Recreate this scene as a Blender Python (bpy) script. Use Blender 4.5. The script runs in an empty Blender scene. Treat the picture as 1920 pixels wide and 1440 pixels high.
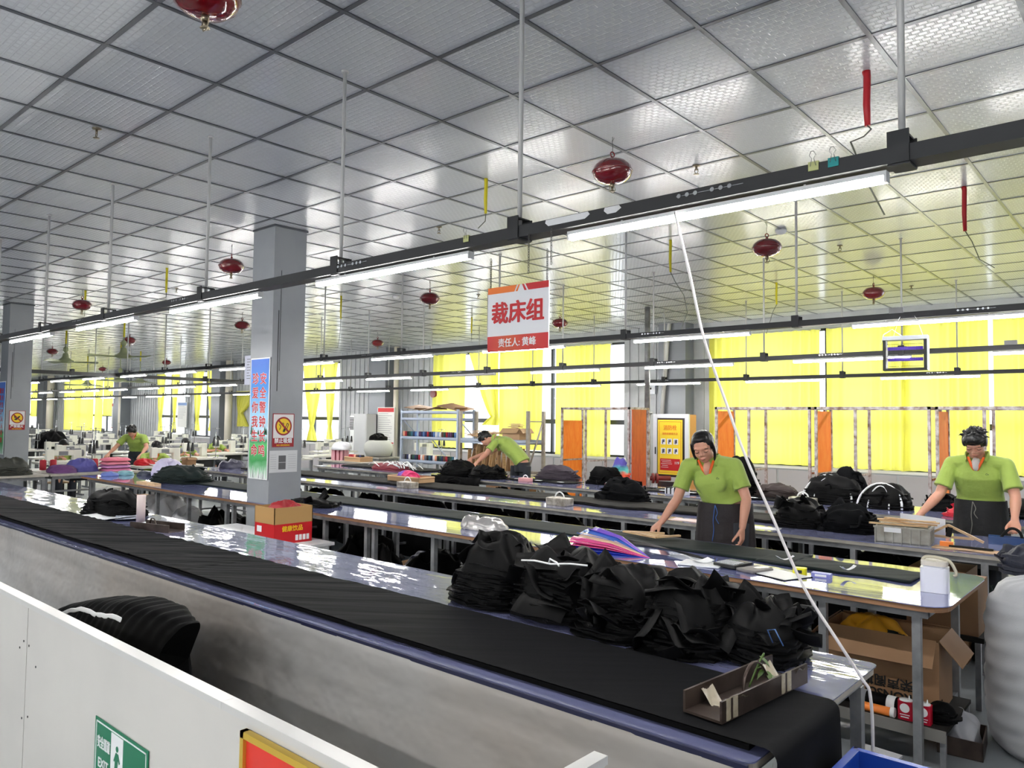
import bpy, math, random
from mathutils import Vector, Matrix, noise
PI = math.pi
C = bpy.context.scene.collection
SC = bpy.context.scene
# ---------------------------------------------------------------- camera
cam = bpy.data.cameras.new('camera'); camo = bpy.data.objects.new('camera', cam); C.objects.link(camo)
yaw, pitch, roll = -.7209, .0465, .0115
cy_, sy_, cp_, sp_, cr_, sr_ = math.cos(yaw), math.sin(yaw), math.cos(pitch), math.sin(pitch), math.cos(roll), math.sin(roll)
fw = Vector((sy_*cp_, cy_*cp_, sp_)); rt = Vector((cy_, -sy_, 0)); up_ = rt.cross(fw)
cx_ = cr_*rt + sr_*up_; cu_ = -sr_*rt + cr_*up_
M = Matrix.Identity(4)
for i in range(3):
    M[i][0] = cx_[i]; M[i][1] = cu_[i]; M[i][2] = -fw[i]
M[0][3], M[1][3], M[2][3] = 0, 0, 1.65
camo.matrix_world = M
cam.sensor_width = 36; cam.lens = 1418.6/1920*36; cam.clip_end = 200; cam.clip_start = .05
SC.camera = camo
# ---------------------------------------------------------------- world, exposure
w = bpy.data.worlds.new('daylight'); SC.world = w; w.use_nodes = True
bg = w.node_tree.nodes['Background']; bg.inputs[0].default_value = (.90, .95, 1, 1); bg.inputs[1].default_value = 1.08
SC.view_settings.view_transform = 'Standard'; SC.view_settings.look = 'None'
SC.view_settings.exposure = 1.95; SC.view_settings.gamma = 1; SC.view_settings.use_curve_mapping = False
cyc = SC.cycles
cyc.max_bounces = 7; cyc.diffuse_bounces = 4; cyc.glossy_bounces = 3; cyc.transmission_bounces = 4
cyc.transparent_max_bounces = 10; cyc.sample_clamp_indirect = 6; cyc.caustics_reflective = False; cyc.caustics_refractive = False
cyc.use_denoising = True
TUBE = 34.0     # radiance of the tube lamps
def portal(x0, x1, z0, z1, y, sgn):
    l = bpy.data.lights.new('window_daylight', 'AREA'); l.shape = 'RECTANGLE'; l.size = x1-x0; l.size_y = z1-z0
    l.cycles.is_portal = True
    o = bpy.data.objects.new('window_daylight', l); C.objects.link(o)
    o.location = ((x0+x1)/2, y, (z0+z1)/2); o.rotation_euler = (-PI/2*sgn, 0, 0)   # looks towards the room
# ---------------------------------------------------------------- materials
MATS = {}
def lin(c):
    return tuple(((v/255)/12.92 if v/255 <= .04045 else ((v/255+.055)/1.055)**2.4) for v in c)
def mat(name, rgb, rough=.5, metal=0, bump=None, var=None, spec=.5, coat=0, emit=None, trans=0, alpha=1, vs=4, bs=(1,1,1), sheen=0):
    if name in MATS: return MATS[name]
    m = bpy.data.materials.new(name); m.use_nodes = True; MATS[name] = m
    nt = m.node_tree; b = nt.nodes['Principled BSDF']; L = nt.links.new; N = nt.nodes.new
    col = lin(rgb)+(1,)
    b.inputs['Base Color'].default_value = col; b.inputs['Roughness'].default_value = rough
    b.inputs['Metallic'].default_value = metal; b.inputs['Specular IOR Level'].default_value = spec
    b.inputs['Coat Weight'].default_value = coat; b.inputs['Coat Roughness'].default_value = .06
    if sheen: b.inputs['Sheen Weight'].default_value = sheen
    if trans: b.inputs['Transmission Weight'].default_value = trans
    if alpha < 1: b.inputs['Alpha'].default_value = alpha
    if emit: b.inputs['Emission Color'].default_value = lin(emit[0])+(1,); b.inputs['Emission Strength'].default_value = emit[1]
    if bump or var:
        tc = N('ShaderNodeTexCoord'); mp = N('ShaderNodeMapping'); mp.inputs['Scale'].default_value = bs
        L(tc.outputs['Object'], mp.inputs['Vector'])
    if var:
        n = N('ShaderNodeTexNoise'); n.inputs['Scale'].default_value = vs; n.inputs['Detail'].default_value = 5
        L(mp.outputs[0], n.inputs['Vector'])
        r = N('ShaderNodeMixRGB'); r.inputs[1].default_value = col; r.inputs[2].default_value = lin(var)+(1,)
        mr = N('ShaderNodeMapRange'); mr.inputs[1].default_value = .38; mr.inputs[2].default_value = .66
        L(n.outputs[0], mr.inputs[0]); L(mr.outputs[0], r.inputs[0]); L(r.outputs[0], b.inputs['Base Color'])
    if bump:
        n2 = N('ShaderNodeTexNoise'); n2.inputs['Scale'].default_value = bump[0]; n2.inputs['Detail'].default_value = 4
        L(mp.outputs[0], n2.inputs['Vector'])
        bm = N('ShaderNodeBump'); bm.inputs['Strength'].default_value = bump[1]; bm.inputs['Distance'].default_value = bump[2] if len(bump) > 2 else .02
        L(n2.outputs[0], bm.inputs['Height']); L(bm.outputs[0], b.inputs['Normal'])
    return m
def wood(name, c1, c2, scale=3, axis=(1,1,12), rough=.55):
    if name in MATS: return MATS[name]
    m = mat(name, c1, rough); nt = m.node_tree; b = nt.nodes['Principled BSDF']; N = nt.nodes.new; L = nt.links.new
    tc = N('ShaderNodeTexCoord'); mp = N('ShaderNodeMapping'); mp.inputs['Scale'].default_value = axis
    n = N('ShaderNodeTexNoise'); n.inputs['Scale'].default_value = scale; n.inputs['Detail'].default_value = 6; n.inputs['Distortion'].default_value = 1.2
    L(tc.outputs['Object'], mp.inputs[0]); L(mp.outputs[0], n.inputs['Vector'])
    cr = N('ShaderNodeValToRGB'); cr.color_ramp.elements[0].position = .35; cr.color_ramp.elements[1].position = .65
    cr.color_ramp.elements[0].color = lin(c1)+(1,); cr.color_ramp.elements[1].color = lin(c2)+(1,)
    L(n.outputs[0], cr.inputs[0]); L(cr.outputs[0], b.inputs['Base Color'])
    return m
def glassmat():
    m = bpy.data.materials.new('window_glass'); m.use_nodes = True; nt = m.node_tree; nt.nodes.clear()
    o = nt.nodes.new('ShaderNodeOutputMaterial'); t = nt.nodes.new('ShaderNodeBsdfTransparent'); g = nt.nodes.new('ShaderNodeBsdfGlossy')
    g.inputs['Roughness'].default_value = .02; mx = nt.nodes.new('ShaderNodeMixShader'); mx.inputs[0].default_value = .06
    nt.links.new(t.outputs[0], mx.inputs[1]); nt.links.new(g.outputs[0], mx.inputs[2]); nt.links.new(mx.outputs[0], o.inputs[0]); return m
def clothmat(name, rgb, t=.6):
    m = bpy.data.materials.new(name); m.use_nodes = True; nt = m.node_tree; nt.nodes.clear(); N = nt.nodes.new; L = nt.links.new
    o = N('ShaderNodeOutputMaterial'); d = N('ShaderNodeBsdfDiffuse'); tr = N('ShaderNodeBsdfTranslucent'); mx = N('ShaderNodeMixShader')
    d.inputs[0].default_value = lin(rgb)+(1,); tr.inputs[0].default_value = lin(rgb)+(1,); mx.inputs[0].default_value = t
    tc = N('ShaderNodeTexCoord'); n = N('ShaderNodeTexNoise'); n.inputs['Scale'].default_value = 2.2; n.inputs['Detail'].default_value = 3
    mp = N('ShaderNodeMapping'); mp.inputs['Scale'].default_value = (1, 1, .35)
    L(tc.outputs['Object'], mp.inputs[0]); L(mp.outputs[0], n.inputs['Vector'])
    bm = N('ShaderNodeBump'); bm.inputs['Strength'].default_value = .3; bm.inputs['Distance'].default_value = .05; L(n.outputs[0], bm.inputs['Height'])
    L(bm.outputs[0], d.inputs['Normal']); L(bm.outputs[0], tr.inputs['Normal'])
    L(d.outputs[0], mx.inputs[1]); L(tr.outputs[0], mx.inputs[2]); L(mx.outputs[0], o.inputs[0]); MATS[name] = m; return m
# ---------------------------------------------------------------- mesh helpers
class MB:
    def __init__(s): s.v = []; s.f = []; s.sm = []
    def add(s, vs, fs, smooth=False):
        o = len(s.v); s.v += [tuple(v) for v in vs]; s.f += [tuple(i+o for i in f) for f in fs]; s.sm += [smooth]*len(fs); return s
    def box(s, c, d, rz=0, R=None):
        hx, hy, hz = d[0]/2, d[1]/2, d[2]/2
        vs = [Vector((x, y, z)) for z in (-hz, hz) for y in (-hy, hy) for x in (-hx, hx)]
        Rm = R if R is not None else Matrix.Rotation(rz, 3, 'Z')
        vs = [Rm @ v + Vector(c) for v in vs]
        return s.add(vs, [(0,2,3,1),(4,5,7,6),(0,1,5,4),(2,6,7,3),(0,4,6,2),(1,3,7,5)])
    def b2(s, x0, x1, y0, y1, z0, z1): return s.box(((x0+x1)/2, (y0+y1)/2, (z0+z1)/2), (abs(x1-x0), abs(y1-y0), abs(z1-z0)))
    def tube(s, pts, r, n=12, side=None, caps=True, smooth=True):
        """loft along pts; r = radius or (ra, rb) per point, ra along side"""
        pts = [Vector(p) for p in pts]; m = len(pts)
        rs = r if isinstance(r, list) else [r]*m
        vs = []; prev = None
        for i, p in enumerate(pts):
            t = (pts[min(i+1, m-1)]-pts[max(i-1, 0)])
            t = t.normalized() if t.length > 1e-9 else Vector((0, 0, 1))
            if side is not None: a = Vector(side)
            elif prev is not None: a = prev
            else: a = Vector((1, 0, 0)) if abs(t.x) < .8 else Vector((0, 1, 0))
            a = (a - t*a.dot(t)); a = a.normalized() if a.length > 1e-6 else t.orthogonal().normalized()
            prev = a; b = t.cross(a)
            ra, rb = (rs[i] if isinstance(rs[i], tuple) else (rs[i], rs[i]))
            for k in range(n):
                q = 2*PI*k/n; vs.append(p + a*(ra*math.cos(q)) + b*(rb*math.sin(q)))
        fs = [(i*n+k, i*n+(k+1) % n, (i+1)*n+(k+1) % n, (i+1)*n+k) for i in range(m-1) for k in range(n)]
        s.add(vs, fs, smooth)
        if caps:
            o = len(s.v)-len(vs); s.f.append(tuple(o+k for k in range(n-1, -1, -1))); s.f.append(tuple(o+(m-1)*n+k for k in range(n))); s.sm += [False, False]
        return s
    def cyl(s, p0, p1, r, r1=None, n=12): return s.tube([p0, p1], [r, r if r1 is None else r1], n)
    def ell(s, c, r, R=None, n=16, m=10):
        c = Vector(c); vs = []; Rm = R if R is not None else Matrix.Identity(3)
        for i in range(m+1):
            th = PI*i/m
            for k in range(n):
                ph = 2*PI*k/n; vs.append(c + Rm @ Vector((r[0]*math.sin(th)*math.cos(ph), r[1]*math.sin(th)*math.sin(ph), r[2]*math.cos(th))))
        fs = [(i*n+k, (i+1)*n+k, (i+1)*n+(k+1) % n, i*n+(k+1) % n) for i in range(m) for k in range(n)]
        return s.add(vs, fs, True)
    def lathe(s, prof, c=(0,0,0), n=24, smooth=True):
        vs = [(c[0]+r*math.cos(2*PI*k/n), c[1]+r*math.sin(2*PI*k/n), c[2]+z) for r, z in prof for k in range(n)]
        fs = [(i*n+k, i*n+(k+1) % n, (i+1)*n+(k+1) % n, (i+1)*n+k) for i in range(len(prof)-1) for k in range(n)]
        return s.add(vs, fs, smooth)
    def grid(s, fn, nu, nv, smooth=True, thick=0):
        vs = [Vector(fn(i/nu, j/nv)) for i in range(nu+1) for j in range(nv+1)]; k = nv+1
        fs = [(i*k+j, (i+1)*k+j, (i+1)*k+j+1, i*k+j+1) for i in range(nu) for j in range(nv)]
        if not thick: return s.add(vs, fs, smooth)
        lo = [v-Vector((0, 0, thick)) for v in vs]; o = len(vs)
        f2 = [tuple(reversed([q+o for q in f])) for f in fs]
        ring = [i*k for i in range(nu)] + [nu*k+j for j in range(nv)] + [i*k+nv for i in range(nu, 0, -1)] + [j for j in range(nv, 0, -1)]
        sd = [(ring[i], ring[i]+o, ring[(i+1) % len(ring)]+o, ring[(i+1) % len(ring)]) for i in range(len(ring))]
        return s.add(vs+lo, fs+f2+sd, smooth)
    def prism(s, poly, z0, z1, f=None):
        n = len(poly); vs = [(x, y, z0) for x, y in poly]+[(x, y, z1) for x, y in poly]
        if f: vs = [f(*v) for v in vs]
        return s.add(vs, [tuple(range(n-1, -1, -1)), tuple(range(n, 2*n))]+[(i, (i+1) % n, (i+1) % n+n, i+n) for i in range(n)])
    def build(s, name, m, parent=None, loc=None, rz=None):
        me = bpy.data.meshes.new(name); me.from_pydata(s.v, [], s.f); me.polygons.foreach_set('use_smooth', s.sm); me.update()
        me.materials.append(m); o = bpy.data.objects.new(name, me); C.objects.link(o)
        if parent is not None: o.parent = parent
        if loc is not None: o.location = loc
        if rz is not None: o.rotation_euler = (0, 0, rz)
        return o
def tag(o, label, cat, group=None, kind=None):
    o['label'] = label; o['category'] = cat
    if group: o['group'] = group
    if kind: o['kind'] = kind
    return o
def thing(name, label, cat, loc=(0,0,0), rz=0, group=None):
    o = bpy.data.objects.new(name, None); C.objects.link(o); o.empty_display_size = .05
    o.location = loc; o.rotation_euler = (0, 0, rz); return tag(o, label, cat, group)
def kids(o): return KID.get(o.name, [])
def dup(o, loc=None, rz=None, label=None, parent=None):
    c = o.copy(); C.objects.link(c)
    if parent is not None: c.parent = parent; c.matrix_parent_inverse = o.matrix_parent_inverse
    for ch in [x for x in o.children]: dup(ch, parent=c)
    if loc is not None: c.location = loc
    if rz is not None: c.rotation_euler = (0, 0, rz)
    if label: c['label'] = label
    return c
def struct(o, label=None):
    o['kind'] = 'structure'
    if label: o['label'] = label
    return o
def rbox(mb, c, d, r=.01, n=3, rz=0):
    """box with rounded vertical edges"""
    hx, hy = d[0]/2-r, d[1]/2-r; poly = []
    for (sx, sy, a0) in ((1,1,0),(-1,1,PI/2),(-1,-1,PI),(1,-1,1.5*PI)):
        for k in range(n+1):
            a = a0+PI/2*k/n; poly.append((sx*hx+r*math.cos(a), sy*hy+r*math.sin(a)))
    cz, sz = math.cos(rz), math.sin(rz)
    return mb.prism([(c[0]+x*cz-y*sz, c[1]+x*sz+y*cz) for x, y in poly], c[2]-d[2]/2, c[2]+d[2]/2)
def text(s, size, m, parent, loc, rot, bold=0, sx=1, name='lettering', align='CENTER', depth=.0006):
    """writing as a mesh of its own; rot = rotation matrix 3x3 of the writing plane"""
    cu = bpy.data.curves.new(name, 'FONT'); cu.body = s; cu.size = size; cu.align_x = align; cu.align_y = 'CENTER'
    cu.extrude = depth; cu.resolution_u = 3
    t = bpy.data.objects.new('t', cu); C.objects.link(t)
    dg = bpy.context.evaluated_depsgraph_get(); me = bpy.data.meshes.new_from_object(t.evaluated_get(dg))
    bpy.data.objects.remove(t); bpy.data.curves.remove(cu)
    if bold:      # heavier strokes: copies of the outline shifted by a hair
        v0 = [v.co.copy() for v in me.vertices]; f0 = [tuple(p_.vertices) for p_ in me.polygons]; vs, fs = [], []
        for dx, dy in ((0,0),(bold,0),(-bold,0),(0,bold*.7),(0,-bold*.7),(bold*.7,bold*.5),(-bold*.7,-bold*.5),(bold*.7,-bold*.5),(-bold*.7,bold*.5)):
            o_ = len(vs); zz = .00007*len(vs)/max(1, len(v0)); vs += [v+Vector((dx, dy, zz)) for v in v0]; fs += [tuple(i+o_ for i in f) for f in f0]
        me = bpy.data.meshes.new(name); me.from_pydata(vs, [], fs)
    me.materials.clear(); me.materials.append(m); me.name = name
    o = bpy.data.objects.new(name, me); C.objects.link(o); o.parent = parent
    o.matrix_local = Matrix.Translation(loc) @ rot.to_4x4() @ Matrix.Diagonal((sx, 1, 1, 1)); return o
FACE_Y = Matrix(((1,0,0),(0,0,-1),(0,1,0)))        # writing that reads when looked at along +Y
FACE_X = Matrix(((0,0,1),(1,0,0),(0,1,0)))         # writing that reads when looked at along -X
def frac(p, s=1.0, o=4): return noise.fractal(Vector(p)*s, 1.0, 2.0, o)
# ---------------------------------------------------------------- setting
H = 3.55; YB = 13.4; XL = -47.5; XR = 3.5; YF = -6.0
m_floor = mat('floor_epoxy', (134,140,144), .32, bump=(6,.05), var=(112,118,122), vs=1.2)
struct(MB().b2(XL-.3, XR+.3, YF-.3, YB+.3, -.2, 0).build('floor', m_floor))
def ceilmat():
    m = mat('ceiling_tiles', (196,200,205), .3, spec=.5); nt = m.node_tree; N = nt.nodes.new; L = nt.links.new; b = nt.nodes['Principled BSDF']
    tc = N('ShaderNodeTexCoord'); mp = N('ShaderNodeMapping'); mp.inputs['Rotation'].default_value = (0, 0, 0)
    L(tc.outputs['Object'], mp.inputs[0]); br = N('ShaderNodeTexBrick'); br.inputs['Scale'].default_value = 1
    br.inputs['Brick Width'].default_value = .048; br.inputs['Row Height'].default_value = .036; br.inputs['Mortar Size'].default_value = .006; br.inputs['Mortar Smooth'].default_value = .6
    br.inputs[1].default_value = (1,1,1,1); br.inputs[2].default_value = (.96,.96,.96,1); br.inputs[3].default_value = (.0,.0,.0,1); L(mp.outputs[0], br.inputs[0])
    bm = N('ShaderNodeBump'); bm.inputs['Strength'].default_value = .36; bm.inputs['Distance'].default_value = .004; L(br.outputs['Color'], bm.inputs['Height']); L(bm.outputs[0], b.inputs['Normal'])
    mr = N('ShaderNodeMapRange'); mr.inputs[3].default_value = .34; mr.inputs[4].default_value = .16; L(br.outputs['Color'], mr.inputs[0]); L(mr.outputs[0], b.inputs['Roughness'])
    mx = N('ShaderNodeMixRGB'); mx.inputs[1].default_value = lin((188,192,197))+(1,); mx.inputs[2].default_value = lin((212,216,220))+(1,); L(br.outputs['Color'], mx.inputs[0]); L(mx.outputs[0], b.inputs['Base Color'])
    return m
ceil = struct(MB().b2(XL-.3, XR+.3, YF-.3, YB+.3, H, H+.2).build('ceiling', ceilmat()))
g = MB(); m_tbar = mat('ceiling_tbar', (100,103,108), .3, .7)
x = .111-80*.6
while x < XR:
    if x > XL: g.b2(x-.012, x+.012, YF, YB, H-.006, H)
    x += .6
y = 1.464-13*.6
while y < YB:
    if y > YF: g.b2(XL, XR, y-.012, y+.012, H-.005, H)
    y += .6
g.build('grid', m_tbar, ceil)
WZ0, WZ1 = .88, 3.3
m_wall = mat('wall_panel', (176,180,182), .4, .15, bump=(30,.03), var=(166,170,173))
m_wains = mat('wall_lower_panel', (178,175,178), .45)
WINS = [(-47.3,-44.4),(-40.9,-34.9),(-30.6,-28.3),(-27.6,-25.7),(-21.3,-18.55),(-14.45,-8.65),(-6.72,-1.3),(-1.0,3.3)]
wb = MB(); xs = XL
for (a, b) in WINS+[(XR, XR)]:
    if a > xs:
        wb.b2(xs, a, YB, YB+.25, 0, H); k = xs+.1
        while k < a-.05: wb.b2(k, k+.035, YB-.02, YB, 0, H); k += .21     # panel ribs
    if b > a: wb.b2(a, b, YB, YB+.25, 0, WZ0); wb.b2(a, b, YB, YB+.25, WZ1, H)
    xs = b
back = struct(wb.build('wall_back', m_wall))
wl = MB()
for (a, b) in WINS:
    k = a+.02
    while k < b-.3: wl.b2(k, min(k+.62, b), YB-.015, YB, .08, .80); k += .66
wl.build('lower_panelling', m_wains, back)
m_frame = mat('window_frame_dark', (62,66,70), .4, .5); m_sill = mat('white_sill', (225,226,228), .35); G = glassmat()
def window(i, a, b, y, sgn, mull, rail=True):
    f = MB(); t = .045
    f.b2(a, b, y, y+.07*sgn, WZ1-t, WZ1); f.b2(a, b, y, y+.07*sgn, WZ0, WZ0+t); f.b2(a, a+t, y, y+.07*sgn, WZ0, WZ1); f.b2(b-t, b, y, y+.07*sgn, WZ0, WZ1)
    for q in mull: f.b2(q-.03, q+.03, y, y+.07*sgn, WZ0, WZ1)
    if rail: f.b2(a, b, y+.002*sgn, y+.068*sgn, 1.56, 1.66)
    o = struct(f.build('window_%d' % i, m_frame))
    MB().b2(a, b, y+.03*sgn, y+.036*sgn, WZ0, WZ1).build('pane', G, o)
    MB().b2(a-.06, b+.06, y-.09*sgn, y+.04*sgn, WZ0-.05, WZ0).build('sill', m_sill, o)
MUL = [[],[-38.9,-37,-35.9],[-29.6],[-26.7],[-19.9],[-14.2,-12.1,-10.62],[-6.62,-4.55,-2.05],[.2,1.7]]
for i, (a, b) in enumerate(WINS):
    window(i+1, a, b, YB+.06, 1, MUL[i]); portal(a, b, WZ0, WZ1, YB+.4, 1)
# wall behind the camera; its windows are added to light the room from there
FW = [(-30,-26),(-16,-12),(-3,1)]
wf = MB(); xs = XL
for (a, b) in FW+[(XR, XR)]:
    wf.b2(xs, a, YF-.25, YF, 0, H)
    if b > a: wf.b2(a, b, YF-.25, YF, 0, WZ0); wf.b2(a, b, YF-.25, YF, WZ1, H)
    xs = b
struct(wf.build('wall_front', m_wall))
for i, (a, b) in enumerate(FW):
    window(i+11, a, b, YF-.06, -1, [(a+b)/2]); portal(a, b, WZ0, WZ1, YF-.4, -1)
struct(MB().b2(XL-.25, XL, YF, YB, 0, H).build('wall_left', m_wall)); struct(MB().b2(XR, XR+.25, YF, YB, 0, H).build('wall_right', m_wall))
# wall columns and trims
m_col = mat('column_steel', (128,132,138), .4, .3)
for k, (x0, x1, y0) in enumerate(((-7.64,-7.05,13.05),(-16.65,-15.95,13.0),(-25.5,-24.9,13.0),(-34.0,-33.2,13.0),(-43.6,-42.7,13.0))):
    struct(MB().b2(x0, x1, y0, YB, 0, H).build('trim_%d' % (k+1), m_col))
# ---------------------------------------------------------------- overhead: cable trays, tube lamps, hangers
m_tray = mat('tray_dark_grey', (48,49,51), .45, .3); m_white = mat('white_plastic', (232,233,235), .4); m_pole = mat('white_pipe', (205,205,205), .4)
m_tube = mat('lamp_tube', (255,255,255), .5, emit=((255,252,248), TUBE)); m_steel = mat('bright_steel', (190,192,195), .25, 1)
m_black = mat('black_plastic', (22,22,24), .45); m_gtube = mat('unlit_tube', (196,190,186), .4)
ORD = ['first','second','third','fourth','fifth','sixth','seventh','eighth','ninth','tenth','eleventh','twelfth','thirteenth','fourteenth','fifteenth','sixteenth','seventeenth','eighteenth','nineteenth','twentieth','twenty-first','twenty-second','twenty-third','twenty-fourth']
def tray(y, z, x0, x1, hang, sock, wd, label):
    t = thing('cable_tray', label, 'cable tray', ((x0+x1)/2, y, z), group='dark lamp trays under the ceiling'); L = x1-x0; cx = (x0+x1)/2
    b = MB(); b.b2(-L/2, L/2, -wd/2, -wd/2+.004, -.045, 0); b.b2(-L/2, L/2, wd/2-.004, wd/2, -.045, 0); b.b2(-L/2, L/2, -wd/2, wd/2, -.049, -.045)
    b.build('channel', m_tray, t)
    for k, x in enumerate(hang):
        x -= cx; q = MB(); q.b2(x-.03, x+.03, -wd/2-.006, -wd/2, -.052, .045); q.b2(x-.03, x+.03, wd/2, wd/2+.006, -.052, .04)
        q.b2(x-.03, x+.03, -wd/2, wd/2, -.057, -.050); q.b2(x-.022, x+.022, -wd/2, wd/2, .036, .042); q.build('bracket', m_tray, t)
    for x in sock:
        x -= cx; q = MB()
        for j in range(7):
            if j != 3: q.cyl((x+j*.032, -wd/2-.001, -.017), (x+j*.032, -wd/2-.005, -.017), .008, n=10)
        q.b2(x-.012, x+.24, -wd/2-.0015, -wd/2, -.018, -.016); q.build('socket_row', m_steel, t)
    return t
def lampproto():
    t = thing('tube_lamp', '', 'lamp', (0,0,0))
    b = MB(); b.b2(0, 1.2, -.018, .018, -.002, .012); b.b2(0, .008, -.018, .018, -.022, .0); b.b2(1.192, 1.2, -.018, .018, -.022, 0)
    b.cyl((.25,0,.01),(.25,0,.035),.004); b.cyl((.95,0,.01),(.95,0,.035),.004); b.build('housing', m_white, t)
    MB().tube([(.009,0,-.010),(1.191,0,-.010)], [(.017,.014)]*2, 12, side=(0,1,0)).build('tube', m_tube, t); return t
LP = lampproto(); used = [False]
def lamp(x, y, z, label, grp, off=False):
    if not used[0]: used[0] = True; o = LP
    else: o = dup(LP)
    o.location = (x, y, z); o['label'] = label; o['group'] = grp
    if off:
        for c in o.children:
            if c.name.startswith('tube'): c.data = c.data.copy(); c.data.materials[0] = m_gtube
    return o
def pole(x, y, z0, label, grp, r=.0105):
    t = MB(); t.cyl((0,0,0), (0,0,H-z0), r, n=10); t.cyl((0,0,H-z0-.012), (0,0,H-z0-.001), r*1.9, n=10)
    tag(t.build('hanger_pole', m_pole, None, (x, y, z0)), label, 'pole', grp)
B1p = [.9,-.6,-2.11,-3.39,-4.90,-6.545,-8.05,-9.57]
tray(2.44, 2.47, -13.2, 3.3, B1p, [-1.32,-3.35,-5.3,-7.2], .085, 'dark grey cable tray crossing closest above the front cutting table')
row = lambda k: 'on the nearest tray' if k == 0 else ('on the second tray' if k == 1 else ('on the third tray' if k == 2 else 'on the tray farthest back'))
for i, x in enumerate(B1p): pole(x, 2.44, 2.465, 'white hanger pole on the nearest tray, %s from the right' % ORD[i], 'hanger poles of the nearest tray')
for i, x in enumerate([1.75,-.05,-1.84,-3.60,-5.40,-7.20,-9.05,-10.85,-12.6]): lamp(x, 2.44, 2.40, 'white tube lamp on the nearest tray, %s from the right' % ORD[i], 'tube lamps on the nearest tray')  # the two rightmost lamps are out of view, added for their light
xs2 = [-.7-1.71*i for i in range(26)]
tray(6.4, 2.51, XL+.5, 3.3, xs2, [-3.9,-8.3,-1.2,-11.7,-15.6], .085, 'dark grey cable tray running above the third cutting table')
for i in range(-1, 21):
    lamp(-1.96-2.06*i, 6.4, 2.44, 'white tube lamp on the second tray, %s from the right' % ORD[i+1], 'tube lamps on the second tray')
for i, x in enumerate(xs2[:16]): pole(x, 6.4, 2.505, 'white hanger pole on the second tray, %s from the right' % ORD[i], 'hanger poles of the second tray')
xs3 = [-.64-1.45*i for i in range(30)]
tray(8.4, 2.40, XL+.5, 3.3, xs3, [-4.9,-2.9,-8.6], .085, 'dark grey cable tray above the fourth cutting table')
for i in range(0, 23): lamp(-1.30-1.905*i, 8.4, 2.335, 'tube lamp on the third tray, %s from the right' % ORD[i] + (', unlit' if i == 4 else ''), 'tube lamps on the third tray', i == 4)
for i, x in enumerate(xs3[:18]): pole(x, 8.4, 2.395, 'thin hanger pole on the third tray, %s from the right' % ORD[i], 'hanger poles of the third tray', .009)
xs4 = [-.7-1.45*i for i in range(30)]
tray(11.3, 2.35, XL+.5, 3.3, xs4, [-2.5,-6.6], .08, 'dark grey cable tray farthest back, beside the window wall')
for i in range(0, 22): lamp(-1.12-1.97*i, 11.3, 2.285, 'tube lamp on the farthest tray, %s from the right' % ORD[i], 'tube lamps on the farthest tray')
for i, x in enumerate(xs4[:18]): pole(x, 11.3, 2.345, 'thin hanger pole on the farthest tray, %s from the right' % ORD[i], 'hanger poles of the farthest tray', .009)
# more trays behind the camera, same system
tray(-1.4, 2.47, -13.2, 3.3, [], [], .085, 'dark cable tray behind the viewpoint'); tray(-4.4, 2.47, -13.2, 3.3, [], [], .085, 'dark cable tray farthest behind the viewpoint')
for r, y in enumerate((-1.4, -4.4)):
    for i in range(8): lamp(1.3-1.8*i, y, 2.40, 'tube lamp behind the viewpoint, %s tray, %s from the right' % (ORD[r], ORD[i]), 'tube lamps behind the viewpoint')
# crossing tray over the sewing area
t = thing('cable_tray', 'dark cable tray crossing the others behind the banner pillar', 'cable tray', (-16.6, 7.0, 2.50), PI/2+.03, 'dark lamp trays under the ceiling')
MB().b2(-3.4, 3.4, -.045, .045, -.07, 0).build('channel', m_tray, t)
for i in range(5): MB().b2(-2.9+i*1.4, -2.84+i*1.4, -.05, .05, -.075, .05).build('bracket', m_tray, t)
# clips and tape on the nearest tray
def binder(x, z, m, label):
    t = thing('binder_clip', label, 'binder clip', (x, 2.397, z), group='binder clips on the nearest tray')
    b = MB(); b.b2(-.016, .016, -.004, -.001, -.026, 0); b.b2(-.016, .016, .0042, .007, -.026, 0); b.b2(-.016, .016, -.004, .007, 0, .003); b.build('clip_body', m, t)
    h = MB(); h.tube([(-.009,-.006,-.012),(-.003,-.008,.012),(-.010,-.010,.022),(-.004,-.012,.034),(.004,-.012,.034),(.010,-.010,.022),(.003,-.008,.012),(.009,-.006,-.012)], .0011, 6); h.build('wire_handle', m_steel, t)
binder(-.846, 2.472, mat('clip_pale_yellow', (200,205,140), .5), 'pale yellow binder clip on the nearest tray')
binder(-.785, 2.472, mat('clip_teal', (20,150,150), .5), 'teal binder clip on the nearest tray'); binder(-2.39, 2.472, mat('clip_pale_yellow', (0,0,0)), 'small pale binder clip above the lamp left of the hanging sign')
for (x0, x1, lb) in ((-1.93,-1.72,'long torn white tape strip stuck on the nearest tray'),(-1.64,-1.575,'short white tape piece stuck on the nearest tray')):
    poly = [(x0,.0),(x1,.0),(x1+.01,-.012),(x1-.015,-.026),(x0+.012,-.026),(x0-.004,-.012)]
    q = MB(); q.prism([(x, z) for x, z in poly], 0, .0012, lambda x, y, z: (x, -z, y)); tag(q.build('tape_strip', m_white, None, (0, 2.397, 2.468)), lb, 'tape')
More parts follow.
